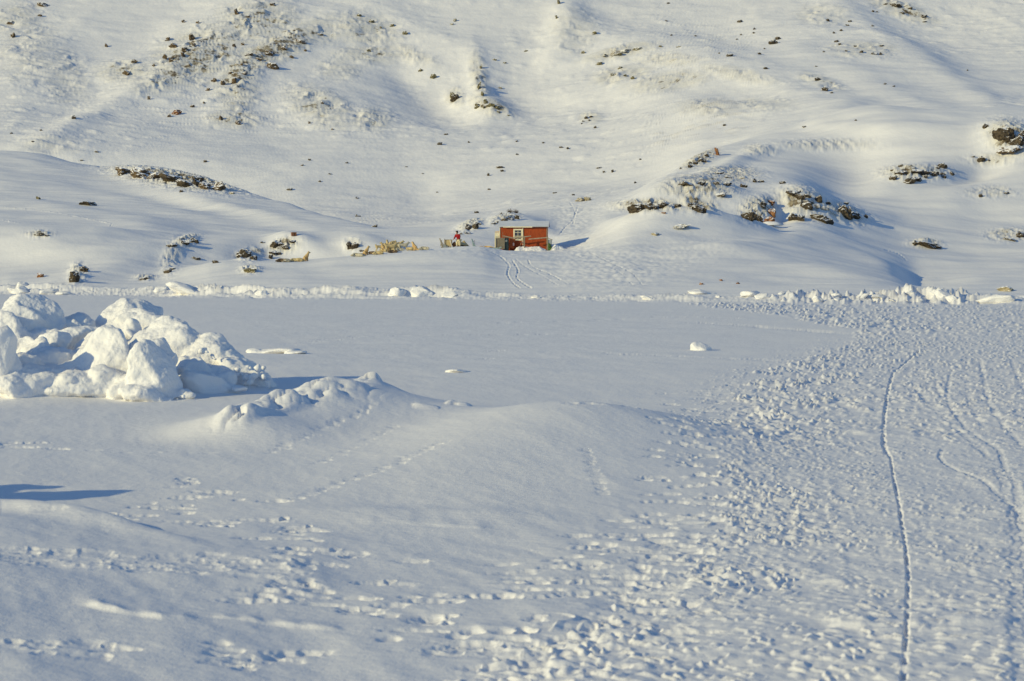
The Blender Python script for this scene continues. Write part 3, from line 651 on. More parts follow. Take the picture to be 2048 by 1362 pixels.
CL = [
 ('dark snow capped rock in the snowy bank left of the hut knoll', 'rocks in the left bank', 'dark', [(370,483,18,8),(386,480,14,8),(345,490,16,5),(555,487,22,12),(571,494,14,7),(587,483,13,6),(549,505,17,7),(542,513,7,9),(525,484,8,4),(335,542,14,8),(345,537,10,5),(395,516,14,5),(432,523,12,6),(700,491,9,12),(712,490,12,10),(724,501,7,3),(95,470,8,3)]),
 ('brown rock on the low snow ridge between the man and the hut roof', 'rocks behind the hut', 'dark', [(937,453,13,10),(950,451,13,11),(934,465,11,4),(922,467,5,3),(988,446,9,4),(998,444,8,3),(1008,439,13,7),(1021,436,10,6),(1034,434,8,7),(960,447,6,3)]),
 ('dark rock showing through snow on the face of the right hill', 'rocks on the right hill face', 'dark', [(1300,412,18,12),(1326,409,16,9),(1355,411,12,7),(1382,408,14,9),(1400,417,24,12),(1499,432,26,17),(1516,437,14,10),(1525,407,10,12),(1590,432,26,16),(1602,436,14,12),(1636,434,26,12),(1648,439,24,12),(1690,424,20,20),(1706,431,20,11),(1612,410,22,13),(1588,386,26,12),(1600,393,16,9),(1614,391,12,5),(1636,397,14,13),(1656,406,8,6),(1692,406,10,6),(1682,415,10,9),(1730,432,6,6),(1440,389,22,6),(1370,366,22,11),(1404,367,14,9),(1432,366,10,5),(1453,367,18,6),(1508,361,6,7),(1520,362,9,5),(1436,346,20,4),(1456,354,12,4),(1483,371,6,6),(1564,365,11,5),(1405,320,16,8),(1390,325,8,6),(1380,331,8,8),(1361,336,5,3),(1412,310,8,5),(1490,372,8,5)]),
 ('small dark rock in the band of rocks on the right hill shoulder', 'rocks on the right hill shoulder', 'dark', [(1800,345,20,8),(1785,355,14,8),(1830,341,22,8),(1850,344,14,7),(1868,346,16,7),(1885,331,14,9),(1883,347,9,7),(1887,353,8,6),(1903,347,9,7),(1820,360,22,10),(1832,358,14,8),(1850,353,6,5),(1800,331,9,5),(1874,335,7,5),(1783,340,7,4),(1962,317,11,9),(1976,320,4,4),(1944,313,7,3),(1960,391,6,6),(2010,386,13,4),(2043,270,14,16),(1968,252,9,8),(1985,262,6,5),(1990,268,10,7),(2040,468,16,10),(2020,478,20,4),(2038,279,12,8)]),
 ('small brown stone lying near the shore ice below the dome', 'stones by the shore ice', 'red', [(1403,567,7,4),(1443,560,6,3),(1476,566,7,4),(1328,425,8,3)]),
 ('small dark stone with a snow tail on the lower mountain slope', 'stones on the lower mountain slope', 'dark', [(412,322,6,4),(605,330,5,3),(620,319,5,4),(580,378,9,4),(893,268,6,3),(1004,341,6,4),(977,349,4,5),(1034,308,5,4),(1123,294,6,3),(1135,296,4,4),(1197,335,9,3),(1207,343,4,4),(1225,341,4,6),(1109,385,6,3),(1146,389,5,3),(953,424,8,4),(749,452,12,4),(714,395,5,4),(716,431,9,4),(978,378,5,3),(875,384,4,2),(1190,254,6,5),(1172,235,7,5),(1166,242,5,4),(1178,240,5,3),(1181,233,6,4),(1163,247,4,3),(1086,285,4,3),(660,347,5,3),(694,325,5,3),(640,362,5,3),(195,303,7,3),(165,320,6,3),(85,260,5,3),(25,266,4,3),(68,282,4,3),(1448,249,6,5),(1379,325,5,4),(1280,318,4,3),(938,284,4,3),(1270,365,4,3),(846,347,4,2),(1033,282,4,3),(813,333,4,2)]),
 ('dark weathered rock in the rocky patches of the upper left mountainside', 'rocks on the upper left mountainside', 'ochre', [(640,68,18,4),(602,82,20,6),(570,95,14,6),(540,106,18,9),(500,108,18,5),(545,131,22,13),(490,146,14,5),(470,160,12,14),(430,160,12,8),(340,231,9,6),(585,113,10,6),(612,100,6,5),(338,77,10,9),(90,8,26,7),(83,30,10,5),(25,45,16,6),(30,70,9,9),(370,42,8,6),(398,44,9,5),(333,112,9,10),(350,90,16,10),(372,98,14,9),(385,74,10,14),(345,120,10,8),(310,130,6,5),(270,122,12,8),(256,145,16,10),(216,90,6,8),(390,88,8,6),(368,108,9,7),(475,22,8,12),(548,8,14,6),(500,32,8,4),(590,60,8,3),(470,90,8,7),(488,88,8,5),(418,178,9,7),(444,236,10,8),(478,244,12,8),(300,196,7,6),(410,205,6,4),(387,212,8,5),(645,205,7,4),(665,258,5,4),(620,245,6,4),(447,165,8,10),(462,145,8,6),(520,118,14,5),(485,128,8,5)]),
 ('dark rock jutting from snow on the central mountain spur', 'rocks on the central spur', 'olive', [(745,42,10,6),(763,55,5,4),(810,65,11,8),(738,100,8,5),(842,140,8,6),(868,152,11,9),(905,190,8,12),(958,170,6,14),(965,187,5,9),(955,212,12,8),(972,203,9,8),(983,209,16,7),(994,214,10,7),(968,214,8,4),(997,223,8,4),(1017,230,7,3),(910,40,8,5),(904,48,8,3),(1052,101,7,4),(990,119,10,3),(1010,125,6,3),(1000,175,8,4),(962,133,5,8),(1235,108,22,5),(1210,111,16,4),(1275,97,18,5),(1198,126,14,7),(1188,65,10,8),(1165,104,8,6),(1250,150,8,5),(1265,155,8,7),(1225,148,12,6),(1117,3,6,10),(1113,34,5,6),(1320,92,7,4),(1355,93,9,3),(785,50,10,6),(720,30,8,5),(1240,135,9,5)]),
 ('small dark boulder scattered over the upper right mountainside', 'boulders on the upper right mountainside', 'dark', [(1477,42,11,6),(1458,110,15,5),(1507,57,5,4),(1506,65,5,3),(1472,78,5,3),(1480,69,5,3),(1517,107,7,4),(1527,97,4,3),(1633,158,11,6),(1648,178,13,8),(1661,185,6,3),(1743,22,6,3),(1790,10,20,8),(1817,16,9,5),(1844,31,14,6),(1800,25,12,4),(1768,8,10,3),(1845,43,8,3),(1670,82,9,5),(1677,88,6,4),(1708,92,7,3),(1720,103,9,5),(1760,90,9,4),(1745,106,14,6),(1759,107,7,6),(1690,101,6,4),(1697,42,8,4),(1653,40,6,5),(1645,103,5,3),(1630,132,5,3),(1750,23,6,2),(1768,167,7,4),(1785,172,6,3),(1692,50,8,3),(1665,65,5,4),(1680,60,5,4),(1742,51,6,3),(1607,253,8,4),(1529,136,9,5),(1437,106,4,3),(1390,71,6,3),(1331,41,5,3),(1341,70,5,3),(1932,140,3,3),(1335,6,6,3),(1710,240,4,3)]),
]
nr_ = 0
for lab, grp, kd, lst in CL:
    for (px, py, w, h) in lst:
        nr_ += 1; rock(px, py, w, h, kd, lab, grp)
print('rocks', nr_)

# ------------------------------------------------------------------ ice blocks
def ice_mesh(seed, sub=5, facets=10, rough=.10, flatz=1):
    r = random.Random(seed); bm = bmesh.new(); bmesh.ops.create_icosphere(bm, subdivisions=sub, radius=1)
    pl = [(Vector((r.gauss(0, 1), r.gauss(0, 1), r.gauss(0, .7))).normalized(), r.uniform(.55, .85)) for _ in range(facets)]
    off = Vector((r.uniform(0, 50), r.uniform(0, 50), r.uniform(0, 50)))
    for v in bm.verts:
        p = v.co.copy()
        for n_, d in pl:
            k = p.dot(n_)
            if k > d: p -= n_*(k-d)*.9
        p *= 1+rough*mnoise.fractal(p*1.3+off, 1, 2, 3)+.03*mnoise.noise(p*7+off)
        v.co = p*1.25
    me = bpy.data.meshes.new('ice_block'); bm.to_mesh(me); bm.free(); me.polygons.foreach_set('use_smooth', [True]*len(me.polygons)); me.materials.append(M_BLOCK)
    return me
IM = [ice_mesh(300+i, 4, 16, .22) for i in range(8)]
def iceblock(px, pyb, w, h, label, group=None, tilt=0):
    p = vis(px, pyb); s = p.y/F; o = link(bpy.data.objects.new('ice_block', rnd.choice(IM)))
    o.scale = (w*s*.55, w*s*.5, h*s*.62); o.location = (p.x, p.y+.2, p.z+h*s*.12); o.rotation_euler = (rnd.uniform(-.3, .3), math.radians(tilt)+rnd.uniform(-.2, .2), rnd.uniform(0, 6))
    return tag(o, label, 'ice block', group)
for a_ in [(795,588,40,18,'jagged snowy ice block with a shaded right side, left of the shore pair',25),(838,588,50,18,'rounded snowy ice block, right of the pair pushed up on the shore',0),(318,582,30,10,'pointed ice block on the shore under the left knoll tip',20),(372,584,70,18,'wide pale ice slab on the shore below the left bank',5),
           (45,572,24,12,'lone ice lump on the left shore below the tall rock',0),(1403,587,50,10,'smooth snow covered ice block on the shore below the three stones',0),(1500,592,44,12,'slab of ice lying on the shore right of the three stones',10),(1995,604,86,15,'broad snowy ice heap by the tan rock at the right shore',0),
           (1905,601,22,16,'narrow upright ice block at the right end of the shore rubble',30),(905,589,40,8,'low ice lump between the pair of blocks and the sledge tracks',0)]:
    iceblock(*a_[:4], a_[4], tilt=a_[5])
r3 = random.Random(5)
for (x0, x1, n_, y0, y1, w0, w1, lab, g) in [(20, 700, 5, 583, 591, 14, 34, 'small snowy ice lump along the left shoreline', 'ice lumps on the left shore'), (1560, 1930, 18, 588, 603, 8, 28, 'broken ice piece in the jumbled rubble of the right shore', 'broken ice on the right shore'), (880, 1540, 4, 593, 600, 12, 26, 'low ice lump along the middle shoreline by the trail', 'ice lumps on the middle shore')]:
    for _ in range(n_):
        w_ = r3.uniform(w0, w1); iceblock(r3.uniform(x0, x1), r3.uniform(y0, y1), w_, w_*r3.uniform(.25, .5), lab, g, r3.uniform(-30, 30))

def heap(name, blobs, voxel, label, cat, lump=.05, knobs=(), smooth_it=6, mat=M_BLOCK, seed=1):
    """a pile of tilted, drifted-over blocks frozen into one body. blobs: px,row,Y,w,h,depth[m],tilt"""
    bm = bmesh.new(); r = random.Random(seed)
    for i, (px, py, Yc, w, h, d, tl) in enumerate(blobs):
        if Yc == 0:                                   # small chunk: sits somewhere on the sloping face of the pile
            top = np.interp(px, [0, 250, 320, 400, 470, 540], [640, 640, 660, 690, 725, 775]); f = hr.random(); py = top+(785-top)*f; Yc = 54.5-5.2*f-(px > 400)*.5*(1-f)
        c = at(px, py, Yc); s = Yc/F
        me = ice_mesh(seed*50+i, 4, 13, .16); off = len(bm.verts)
        M = Matrix.Translation(c) @ Euler((r.uniform(-.15, .15), math.radians(tl), r.uniform(-.3, .3))).to_matrix().to_4x4() @ Matrix.Diagonal((w*s*.52, d*.52, h*s*.52, 1))
        me.transform(M); bm.from_mesh(me); bpy.data.meshes.remove(me)
    for (px, py, Yc, rad) in knobs:
        g = bmesh.ops.create_icosphere(bm, subdivisions=2, radius=rad); bmesh.ops.transform(bm, matrix=Matrix.Translation(at(px, py, Yc)) @ Matrix.Diagonal((r.uniform(.8, 1.3), 1, r.uniform(.7, 1.1), 1)), verts=g['verts'])
    me = bpy.data.meshes.new('t'); bm.to_mesh(me); bm.free()
    ob = link(bpy.data.objects.new('t', me))
    m1 = ob.modifiers.new('r', 'REMESH'); m1.mode = 'VOXEL'; m1.voxel_size = voxel; m1.use_smooth_shade = True
    m2 = ob.modifiers.new('s', 'SMOOTH'); m2.factor = .5; m2.iterations = smooth_it
    for sc_, st in ((.45, lump*1.6), (.14, lump*.5), (.05, lump*.22)):
        t = bpy.data.textures.new('c', 'CLOUDS'); t.noise_scale = sc_; t.noise_depth = 2
        m3 = ob.modifiers.new('d', 'DISPLACE'); m3.texture = t; m3.strength = st; m3.mid_level = .5; m3.texture_coords = 'LOCAL'
    me2 = bake(ob); me2.materials.clear(); me2.polygons.foreach_set('use_smooth', [True]*len(me2.polygons))
    base = Vector((sum(v.co.x for v in me2.vertices)/len(me2.vertices), sum(v.co.y for v in me2.vertices)/len(me2.vertices), 0))
    me2.transform(Matrix.Translation(-base)); o = mesh_obj(name, me2, mat); o.location = base
    return tag(o, label, cat)
kn = []; hr = random.Random(21)
for _ in range(46): kn.append((r3.uniform(440, 545), r3.uniform(735, 785), r3.uniform(50.6, 51.6), r3.uniform(.04, .10)))
for _ in range(12): kn.append((r3.uniform(300, 370), r3.uniform(775, 800), r3.uniform(48.4, 48.9), r3.uniform(.03, .07)))
for _ in range(14): kn.append((r3.uniform(60, 200), r3.uniform(700, 760), r3.uniform(49.6, 50.4), r3.uniform(.04, .10)))
for _ in range(10): kn.append((r3.uniform(395, 450), r3.uniform(690, 725), r3.uniform(51.0, 51.6), r3.uniform(.04, .08)))
heap('ice_heap', [(60,655,54,135,95,1.5,8),(5,690,53,120,110,1.3,0),(245,642,55.2,105,76,1.2,-5),(285,640,55.6,90,60,1.1,18),(300,665,54.5,150,70,1.2,12),(145,668,54.5,110,60,1.2,0),(120,700,52.5,170,80,1.3,-12),
     (330,705,52.6,165,110,1.3,18),(380,690,53.6,110,60,1.1,20),(405,720,52.2,100,90,1.0,25),(440,735,52.4,100,90,1.2,25),(190,700,51.4,110,50,.8,-25),(212,727,49.5,116,105,.8,-22),(262,700,50.0,26,60,.5,30),(306,747,48.9,98,112,.9,-12),(322,712,49.6,60,60,.6,-20),
     (100,770,49.6,190,70,1.0,-8),(190,785,49.0,220,44,.8,4),(60,740,50.2,90,60,.8,10),(300,790,48.9,130,38,.6,0),(480,755,51.8,110,70,1.0,20),(510,770,51.8,80,40,.8,10),(420,760,51.2,90,50,.8,15),(380,745,50.9,60,60,.7,0),(150,735,50.2,60,60,.6,20),(90,745,49.9,70,70,.7,-15),(140,770,49.4,90,60,.6,-20),(70,715,50.6,70,60,.6,-10),(110,690,51.2,60,50,.6,-20),(170,755,49.7,60,70,.5,-25),(225,765,49.4,70,50,.5,-10),(60,780,49.0,60,30,.4,0),(50,778,48.9,150,72,1.5,-12),(130,782,49.0,120,64,1.2,-18),(200,776,49.2,90,70,1.2,-24),(245,784,48.8,80,50,.8,-10),(290,792,48.5,90,40,.8,6),(165,752,49.8,70,50,.7,-30),(40,750,49.3,90,60,.6,-25),(100,740,50.0,110,80,.8,-28),(170,700,52.4,150,80,1.0,-20),(30,660,53.5,120,80,1.0,-25)]+[(hr.uniform(20,500), 0, 0, hr.uniform(24,62), hr.uniform(18,48), hr.uniform(.25,.6), hr.uniform(-35,35)) for _ in range(46)],
     .027, 'large snow covered heap of frozen ice blocks on the left ice', 'ice heap', .085, kn, 22, seed=3)
heap('ice_block', [(414,776,50.0,122,60,.9,20),(450,785,50.2,70,40,.7,10),(375,770,50.1,50,60,.6,-15)], .024, 'dark shaded ice block with a hollow at the right foot of the ice heap', 'ice block', .03, (), 6, seed=5)
heap('ice_block', [(-4,718,48.4,70,112,.6,8),(24,742,48.6,46,70,.5,25),(-60,700,49.2,110,150,.9,0),(-10,768,48.7,80,40,.6,0)], .024, 'steep ice block with a blue shaded side at the left edge', 'ice block', .03, (), 6, seed=7)
heap('ice_slab', [(545,704,73.5,90,12,1.1,-5),(590,707,73.0,50,8,.7,-4),(510,704,73.6,30,13,.5,-4)], .03, 'thin low ice slab catching light right of the ice heap', 'ice slab', .02, (), 4, seed=9)
heap('ice_block', [(478,777,49.8,26,12,.25,0)], .02, 'small lit ice lump by the shaded block', 'ice block', .01, (), 4, seed=10)
heap('snow_block', [(1399,696,gY(703)+.2,36,21,.6,3)], .03, 'single rounded snow block standing alone on the open ice', 'snow block', .012, (), 5, seed=12)
heap('snow_block', [(915,743,gY(745),44,8,.6,0)], .02, 'low snow bump on the open ice between heap and lone block', 'snow block', .012, (), 5, seed=13)
heap('ice_block', [(-330,930,27.6,130,190,1.0,10),(-350,950,28.6,150,170,1.1,0),(-450,960,28.0,200,190,1.4,0)], .03, 'upright ice block just outside the left edge of the picture', 'ice block', .03, (), 5, seed=14)

# ------------------------------------------------------------------ the hut
wood_red = simple('red_paint', (.46, .092, .022), .7, (.32, .06, .018), 3, .3, stretch=(6, 6, .6))
cream = simple('cream_paint', (.80, .74, .55), .7, (.72, .64, .44), 4)
grey_wood = simple('weathered_wood', (.33, .28, .20), .85, (.20, .17, .12), 5, .4, stretch=(1, 1, 8))
pale_wood = simple('pale_wood', (.42, .34, .24), .85, (.28, .22, .15), 5)
roofm = simple('roof_sheet', (.62, .64, .68), .5, (.72, .73, .75), 1.2)
dark_m = simple('dark_paint', (.05, .05, .06), .6)
glass_m = simple('window_glass', (.05, .06, .10), .12)
curtain = simple('curtain', (.30, .28, .22), .9)
SN = simple('drift_snow', SNOW, .8)
hb = vis(1050, 500); HY = 228.0; hz = at(1050, 498, HY).z; sH = HY/F
hx = (1050-1024)/F*HY
T = empty('hut', (hx-.10, HY, hz-.15), math.radians(-3))
tag(T, 'small red wooden hut with grey roof and one white framed window', 'hut')
W2, D2, Hw = 2.34, 1.5, 2.35
m = MB()
m.box((0, 0, Hw/2-.2), (W2*2, D2*2, Hw+.3))
m.prismx([(-D2, Hw), (D2, Hw), (0, Hw+.50)], -W2, W2)
# upright boards
for i in range(40):
    x = -W2+.06+i*(2*W2-.12)/39
    m.box((x, -D2-.012, Hw/2-.12), (.022, .02, Hw+.1))
m.build('wall', wood_red, T)
for sx in (-1, 1):
    MB().box((sx*(W2+.005), -D2-.02, Hw/2-.05), (.07, .07, Hw+.1)).build('corner_board', cream if sx < 0 else grey_wood, T)
m = MB(); sl_ = math.atan2(.50, D2)
for sgn in (-1, 1):
    m.box((0, sgn*(D2+.18)/2, Hw+.30), (2*W2+.38, math.hypot(D2+.18, .56), .07), (-sgn*-sl_ if sgn > 0 else sl_, 0, 0) if False else ((-sl_ if sgn > 0 else sl_), 0, 0))
rf = m.build('roof', roofm, T)
MB().box((-.55, -D2-.24, Hw-.03), (2.9, .05, .09)).build('eaves_board', cream, rf)
MB().box((1.25, -D2-.235, Hw-.035), (2.5, .04, .07)).build('eaves_board', dark_m, rf)
wf = MB(); wx0, wz0 = -.53, 1.56; ww, wh = .92, 1.16
wf.box((wx0-ww/2+.07, -D2-.05, wz0), (.14, .06, wh)).box((wx0+ww/2-.07, -D2-.05, wz0), (.14, .06, wh)).box((wx0, -D2-.053, wz0+wh/2-.07), (ww-.28, .06, .14)).box((wx0, -D2-.053, wz0-wh/2+.07), (ww-.28, .06, .14))
wf.box((wx0, -D2-.045, wz0-.05), (.04, .04, wh-.3)).box((wx0, -D2-.043, wz0-.13), (ww-.28, .03, .04)).box((wx0, -D2-.043, wz0+.22), (ww-.28, .03, .04))
wo = wf.build('window', cream, T)
MB().box((wx0, -D2-.02, wz0), (ww-.26, .03, wh-.26)).build('pane', glass_m, wo)
MB().box((wx0, -D2-.037, wz0-.27), (ww-.30, .006, .24)).build('curtain', curtain, wo)
# pale porch at the left end
m = MB(); m.box((-W2-.27, -.6, .80), (.50, 1.5, 1.9)); m.prismx([(-1.35, 1.75), (.15, 1.75), (-.6, 1.95)], -W2-.52, -W2-.02); m.build('porch', cream, T)
MB().box((-W2-.27, -1.37, .7), (.40, .04, 1.5)).build('porch_door', simple('porch_door', (.72, .68, .50), .7), T)
# lean-to at the right end
blu = simple('blue_grey_boards', (.36, .40, .44), .8, (.26, .29, .32), 4)
m = MB(); m.box((W2+.25, -.9, .45), (.44, 1.1, 1.25)); m.build('lean_to', blu, T)
MB().box((W2+.27, -.9, 1.16), (.60, 1.3, .05), (0, math.radians(22), 0)).build('lean_to_roof', grey_wood, T)
MB().tube((-.02, -D2-.07, .25), (-.04, -D2-.07, Hw-.05), .035).build('drain_pipe', cream, T)
def hpt(px, py, dy=0):                                # a point on the plane of the hut front, dy metres nearer
    return at(px, py, HY-D2-.05-dy)
# snow drift against the hut
def drift(name, pts, label, mat=SN):
    """pts: x, y, rx, ry, h"""
    bm = bmesh.new(); vs = []; n = 60
    for j in range(n):
        for i in range(n): vs.append(None)
    x0 = min(p[0]-p[2]*2.4 for p in pts); x1 = max(p[0]+p[2]*2.4 for p in pts); y0 = min(p[1]-p[3]*2.4 for p in pts); y1 = max(p[1]+p[3]*2.4 for p in pts)
    g = []
    for j in range(n):
        row = []
        for i in range(n):
            x = x0+(x1-x0)*i/(n-1); y = y0+(y1-y0)*j/(n-1)
            h = sum(p[4]*math.exp(-.5*(((x-p[0])/p[2])**2+((y-p[1])/p[3])**2)**1.2) for p in pts)
            e = min(1, 6*min(i, j, n-1-i, n-1-j)/(n-1))
            row.append(bm.verts.new((x, y, ground(x, y)-.12+h*(1+.15*mnoise.noise(Vector((x*2, y*2, 3))))*e+.07*mnoise.noise(Vector((x*5, y*5, 1)))+.03*mnoise.noise(Vector((x*13, y*13, 4))))))
        g.append(row)
    for j in range(n-1):
        for i in range(n-1): bm.faces.new((g[j][i], g[j][i+1], g[j+1][i+1], g[j+1][i]))
    me = bpy.data.meshes.new(name); bm.to_mesh(me); bm.free(); me.polygons.foreach_set('use_smooth', [True]*len(me.polygons))
    o = mesh_obj(name, me, M_BLOCK); return tag(o, label, 'snow drift')
dx = lambda px, Yd: (px-1024)/F*Yd
drift('snow_drift', [(dx(1066, 226), HY-D2-.7, .75, .7, .50), (dx(1042, 226), HY-D2-.6, .45, .5, .34), (dx(1085, 226), HY-D2-1.0, .4, .5, .22), (dx(1034, 226), HY-D2-1.0, .3, .4, .25)], 'snow drift piled against the front of the red hut')
drift('snow_drift', [(dx(1118, 226), HY-1.6, .5, .4, .5), (dx(1108, 226), HY-2.0, .3, .4, .4)], 'small snow heap in the shadow right of the hut')
# poles, racks, crate, things around the hut
def pole(name, p, q, r, mat, label, cat='pole', r2=None):
    c = Vector(p); o = MB().tube(Vector((0, 0, 0)), Vector(q)-c, r, r2).build(name, mat); o.location = c; return tag(o, label, cat)
T2 = empty('drying_rack', hpt(1049, 499, .9)); b0 = T2.location
tag(T2, 'grey wooden drying rack of crossed poles before the hut window', 'drying rack')
MB().tube((0, 0, -.3), hpt(1049, 472, .9)-b0, .055).build('post', grey_wood, T2)
MB().tube(hpt(1024, 476, .9)-b0, hpt(1062, 472.3, .9)-b0, .055).build('crossbar', pale_wood, T2)
MB().tube(hpt(1005, 471.5, .93)-b0, hpt(1028, 476.5, .93)-b0, .045, .07).build('crossbar', pale_wood, T2)
MB().tube(hpt(1040, 491, .9)-b0, hpt(1047, 475, .9)-b0, .02).build('brace', pale_wood, T2)
MB().tube(hpt(1006, 495, .95)-b0, hpt(1005.5, 464, .95)-b0, .018).build('post', grey_wood, T2)
T2b = empty('pole_rack', hpt(1095, 503, 1.0)); b0 = T2b.location
tag(T2b, 'tall corner post with a long rail at the right end of the hut', 'pole rack')
MB().tube((0, 0, -.3), hpt(1095.5, 474, 1.0)-b0, .05).build('post', grey_wood, T2b)
MB().tube(hpt(1057, 478.5, 1.0)-b0, hpt(1095, 475, 1.0)-b0, .055, .06).build('rail', pale_wood, T2b)
cb = hpt(1000, 498, 1.0); T3 = empty('wooden_box', cb, .1)
tag(T3, 'grey weathered wooden box standing at the left corner of the hut', 'box')
m = MB()
for k in range(5): m.box((-.34+k*.17, -.3, .52), (.155, .03, 1.04))
m.box((0, 0, .5), (.82, .56, 1.0)); m.build('body', grey_wood, T3)
MB().box((0, 0, 1.07), (.92, .70, .06)).build('lid', pale_wood, T3)
MB().box((-.42, -.33, .5), (.05, .04, 1.0)).box((.42, -.33, .5), (.05, .04, 1.0)).build('corner_batten', simple('batten', (.22, .20, .17)), T3)
drum = simple('drum_paint', (.05, .09, .08), .5, (.09, .13, .11), 4)
cb = hpt(1012, 495, .5); T4 = empty('oil_drum', cb)
tag(T4, 'dark green drum behind the wooden box by the hut wall', 'drum')
m = MB(); m.tube((0, 0, -.3), (0, 0, .98), .27, seg=20)
for z in (.3, .62, .95): m.tube((0, 0, z-.02), (0, 0, z+.02), .285, seg=20)
m.build('body', drum, T4); MB().ball((0, -.26, .66), .13, 2, (1, .6, 1)).build('float', cream, T4)
board = simple('orange_board', (.48, .11, .03), .7)
o = MB().box((0, 0, 0), (.55, .05, .95), (0, 0, 0), .01).build('board', board); o.location = hpt(1024, 487, .25); o.rotation_euler = (math.radians(-8), math.radians(8), 0); tag(o, 'red orange board leaning on the hut wall beside the drum', 'board')
o = MB().tube((0, 0, -.12), (0, 0, .12), .09, seg=14).tube((0, 0, .12), (0, 0, .18), .09, .04, seg=14).build('jerry_can', simple('pinkish_plastic', (.75, .50, .42), .5)); o.location = hpt(1027, 489, .6); tag(o, 'pale pink canister hanging low by the hut wall', 'canister')
o = MB().ball((0, 0, 0), .28, 3, (.7, .8, 1)).ball((.1, .05, -.25), .22, 3).build('net_bundle', simple('green_net', (.10, .20, .06), .9, (.05, .1, .04), 20, .5)); o.location = at(1098, 492, HY-D2-.4); tag(o, 'bundled green net beside the lean-to at the right hut end', 'net')
# pole and scrub behind the hut
pv = vis(1027, 436)
o = pole('marker_post', (pv.x, 262, ground(pv.x, 262)-.3), (pv.x+.05, 262, at(1027, 423, 262).z), .10, simple('dark_wood', (.07, .05, .035)), 'dark post standing among rocks behind the hut roof', 'post')
for k, (px, py, r_, lab) in enumerate([(1020, 434, .42, 'dry brown bush left of the post behind the hut roof'), (1032, 433, .40, 'dry dark bush right of the post behind the hut roof'), (1003, 440, .3, 'low dry bush above the left end of the hut roof')]):
    m = MB(); r4 = random.Random(k)
    for _ in range(70):
        a1 = r4.uniform(0, 6.28); e = r4.uniform(.1, 1.4); d = Vector((math.cos(a1)*math.cos(e), math.sin(a1)*math.cos(e), math.sin(e)))*r_*r4.uniform(.7, 1.6)
        m.tube((0, 0, -.1), d*.6, .022, .014, 4); m.tube(d*.6, d+Vector((r4.gauss(0, .1), r4.gauss(0, .1), .05)), .014, .006, 4)
    o = m.build('bush', simple('bush_twigs', (.11, .075, .045), .9)); x_ = dx(px, 262); o.location = (x_, 262, max(ground(x_, 262), at(px, py+5, 262).z-.2)); tag(o, lab, 'bush')
# crate on the left bank
p = vis(588, 471); T5 = empty('wooden_crate', p, .3); tag(T5, 'small reddish brown crate alone on the crest of the left bank', 'crate')
rb = simple('crate_wood', (.26, .12, .06), .8, (.18, .08, .04), 6)
MB().box((0, 0, .13), (.5, .4, .34)).build('body', rb, T5); MB().box((0, 0, .32), (.56, .46, .04)).build('lid', simple('crate_lid', (.34, .18, .09)), T5); MB().box((0, -.21, .14), (.06, .02, .32)).build('batten', simple('crate_batten', (.1, .05, .03)), T5)
# snow covered boat shape at the right hill foot
p = vis(1541, 451); T6 = empty('upturned_boat', p, .05); tag(T6, 'snow covered upturned boat below the orange rocks', 'boat')
m = bmesh.new(); gg = []
for i in range(13):
    u = i/12*2-1; wv = .45*(1-abs(u)**2.5); hv = .42*(1-abs(u)**3)+.03
    gg.append([m.verts.new((u*1.25, math.cos(t)*wv, math.sin(t)*hv)) for t in [math.pi*k/8 for k in range(9)]])
for i in range(12):
    for k in range(8): m.faces.new((gg[i][k], gg[i+1][k], gg[i+1][k+1], gg[i][k+1]))
me = bpy.data.meshes.new('hull'); m.to_mesh(me); m.free(); me.polygons.foreach_set('use_smooth', [True]*len(me.polygons)); mesh_obj('hull', me, snow_mat('hull_snow', ((6, .03),)), T6)
MB().box((0, 0, .03), (2.4, .95, .05), bevel=.02).build('gunwale', blu, T6)

# ------------------------------------------------------------------ sledges, driver, dogs
def sledge(loc, rz, label, stand_h, mat, up=True):
    T = empty('dog_sledge', loc, rz); tag(T, label, 'sledge')
    for s in (-.32, .32):
        m = MB(); m.box((0, s, .10), (2.5, .05, .16)); m.box((1.35, s, .16), (.34, .05, .10), (0, math.radians(-28), 0)); m.build('runner', mat, T)
    m = MB()
    for k in range(9): m.box((-1.1+k*.28, 0, .195), (.12, .74, .03))
    m.build('deck', pale_wood, T)
    if up:
        m = MB()
        for s in (-.30, .30): m.tube((-1.15, s, .18), (-1.4, s*.85, stand_h), .04)
        m.tube((-1.4, -.27, stand_h), (-1.4, .27, stand_h), .026); m.tube((-1.27, -.29, stand_h*.6), (-1.27, .29, stand_h*.6), .02)
        for a_, b_ in ((.25, .85), (.85, .25)): m.tube((-1.2, -.29, stand_h*a_), (-1.33, .29, stand_h*b_), .025)
        for k in range(5): m.tube((-1.1+k*.04, -.31, .2+k*.02), (-1.3-k*.02, -.28, .35+k*.14), .022)
        m.build('handlebar', mat, T)
    return T
teal = simple('teal_metal', (.22, .32, .34), .6, (.30, .38, .38), 6)
lp = at(920, 491, 226.5); gz = lambda px, Yd: ground((px-1024)/F*Yd, Yd)
def gpt(px, Yd, dz=0): x = (px-1024)/F*Yd; return Vector((x, Yd, ground(x, Yd)+dz))
KY = 224.5
s1 = sledge(gpt(908, KY), math.radians(4), 'long dog sledge loaded with a box and pelts beside the man in red', 1.0, grey_wood)
bx = empty('cargo_box', gpt(897, KY, .23), .06); tag(bx, 'pale yellow wooden box strapped on the rear of the sledge', 'box')
yb = simple('yellow_wood', (.62, .50, .26), .75, (.52, .40, .19), 5, .2)
MB().box((0, 0, .31), (.72, .6, .62), bevel=.015).build('body', yb, bx); MB().box((0, 0, .64), (.78, .66, .05)).build('lid', simple('box_lid', (.36, .28, .15)), bx)
for s in (-.28, .28): MB().box((s, -.31, .31), (.05, .03, .62)).build('batten', pale_wood, bx)
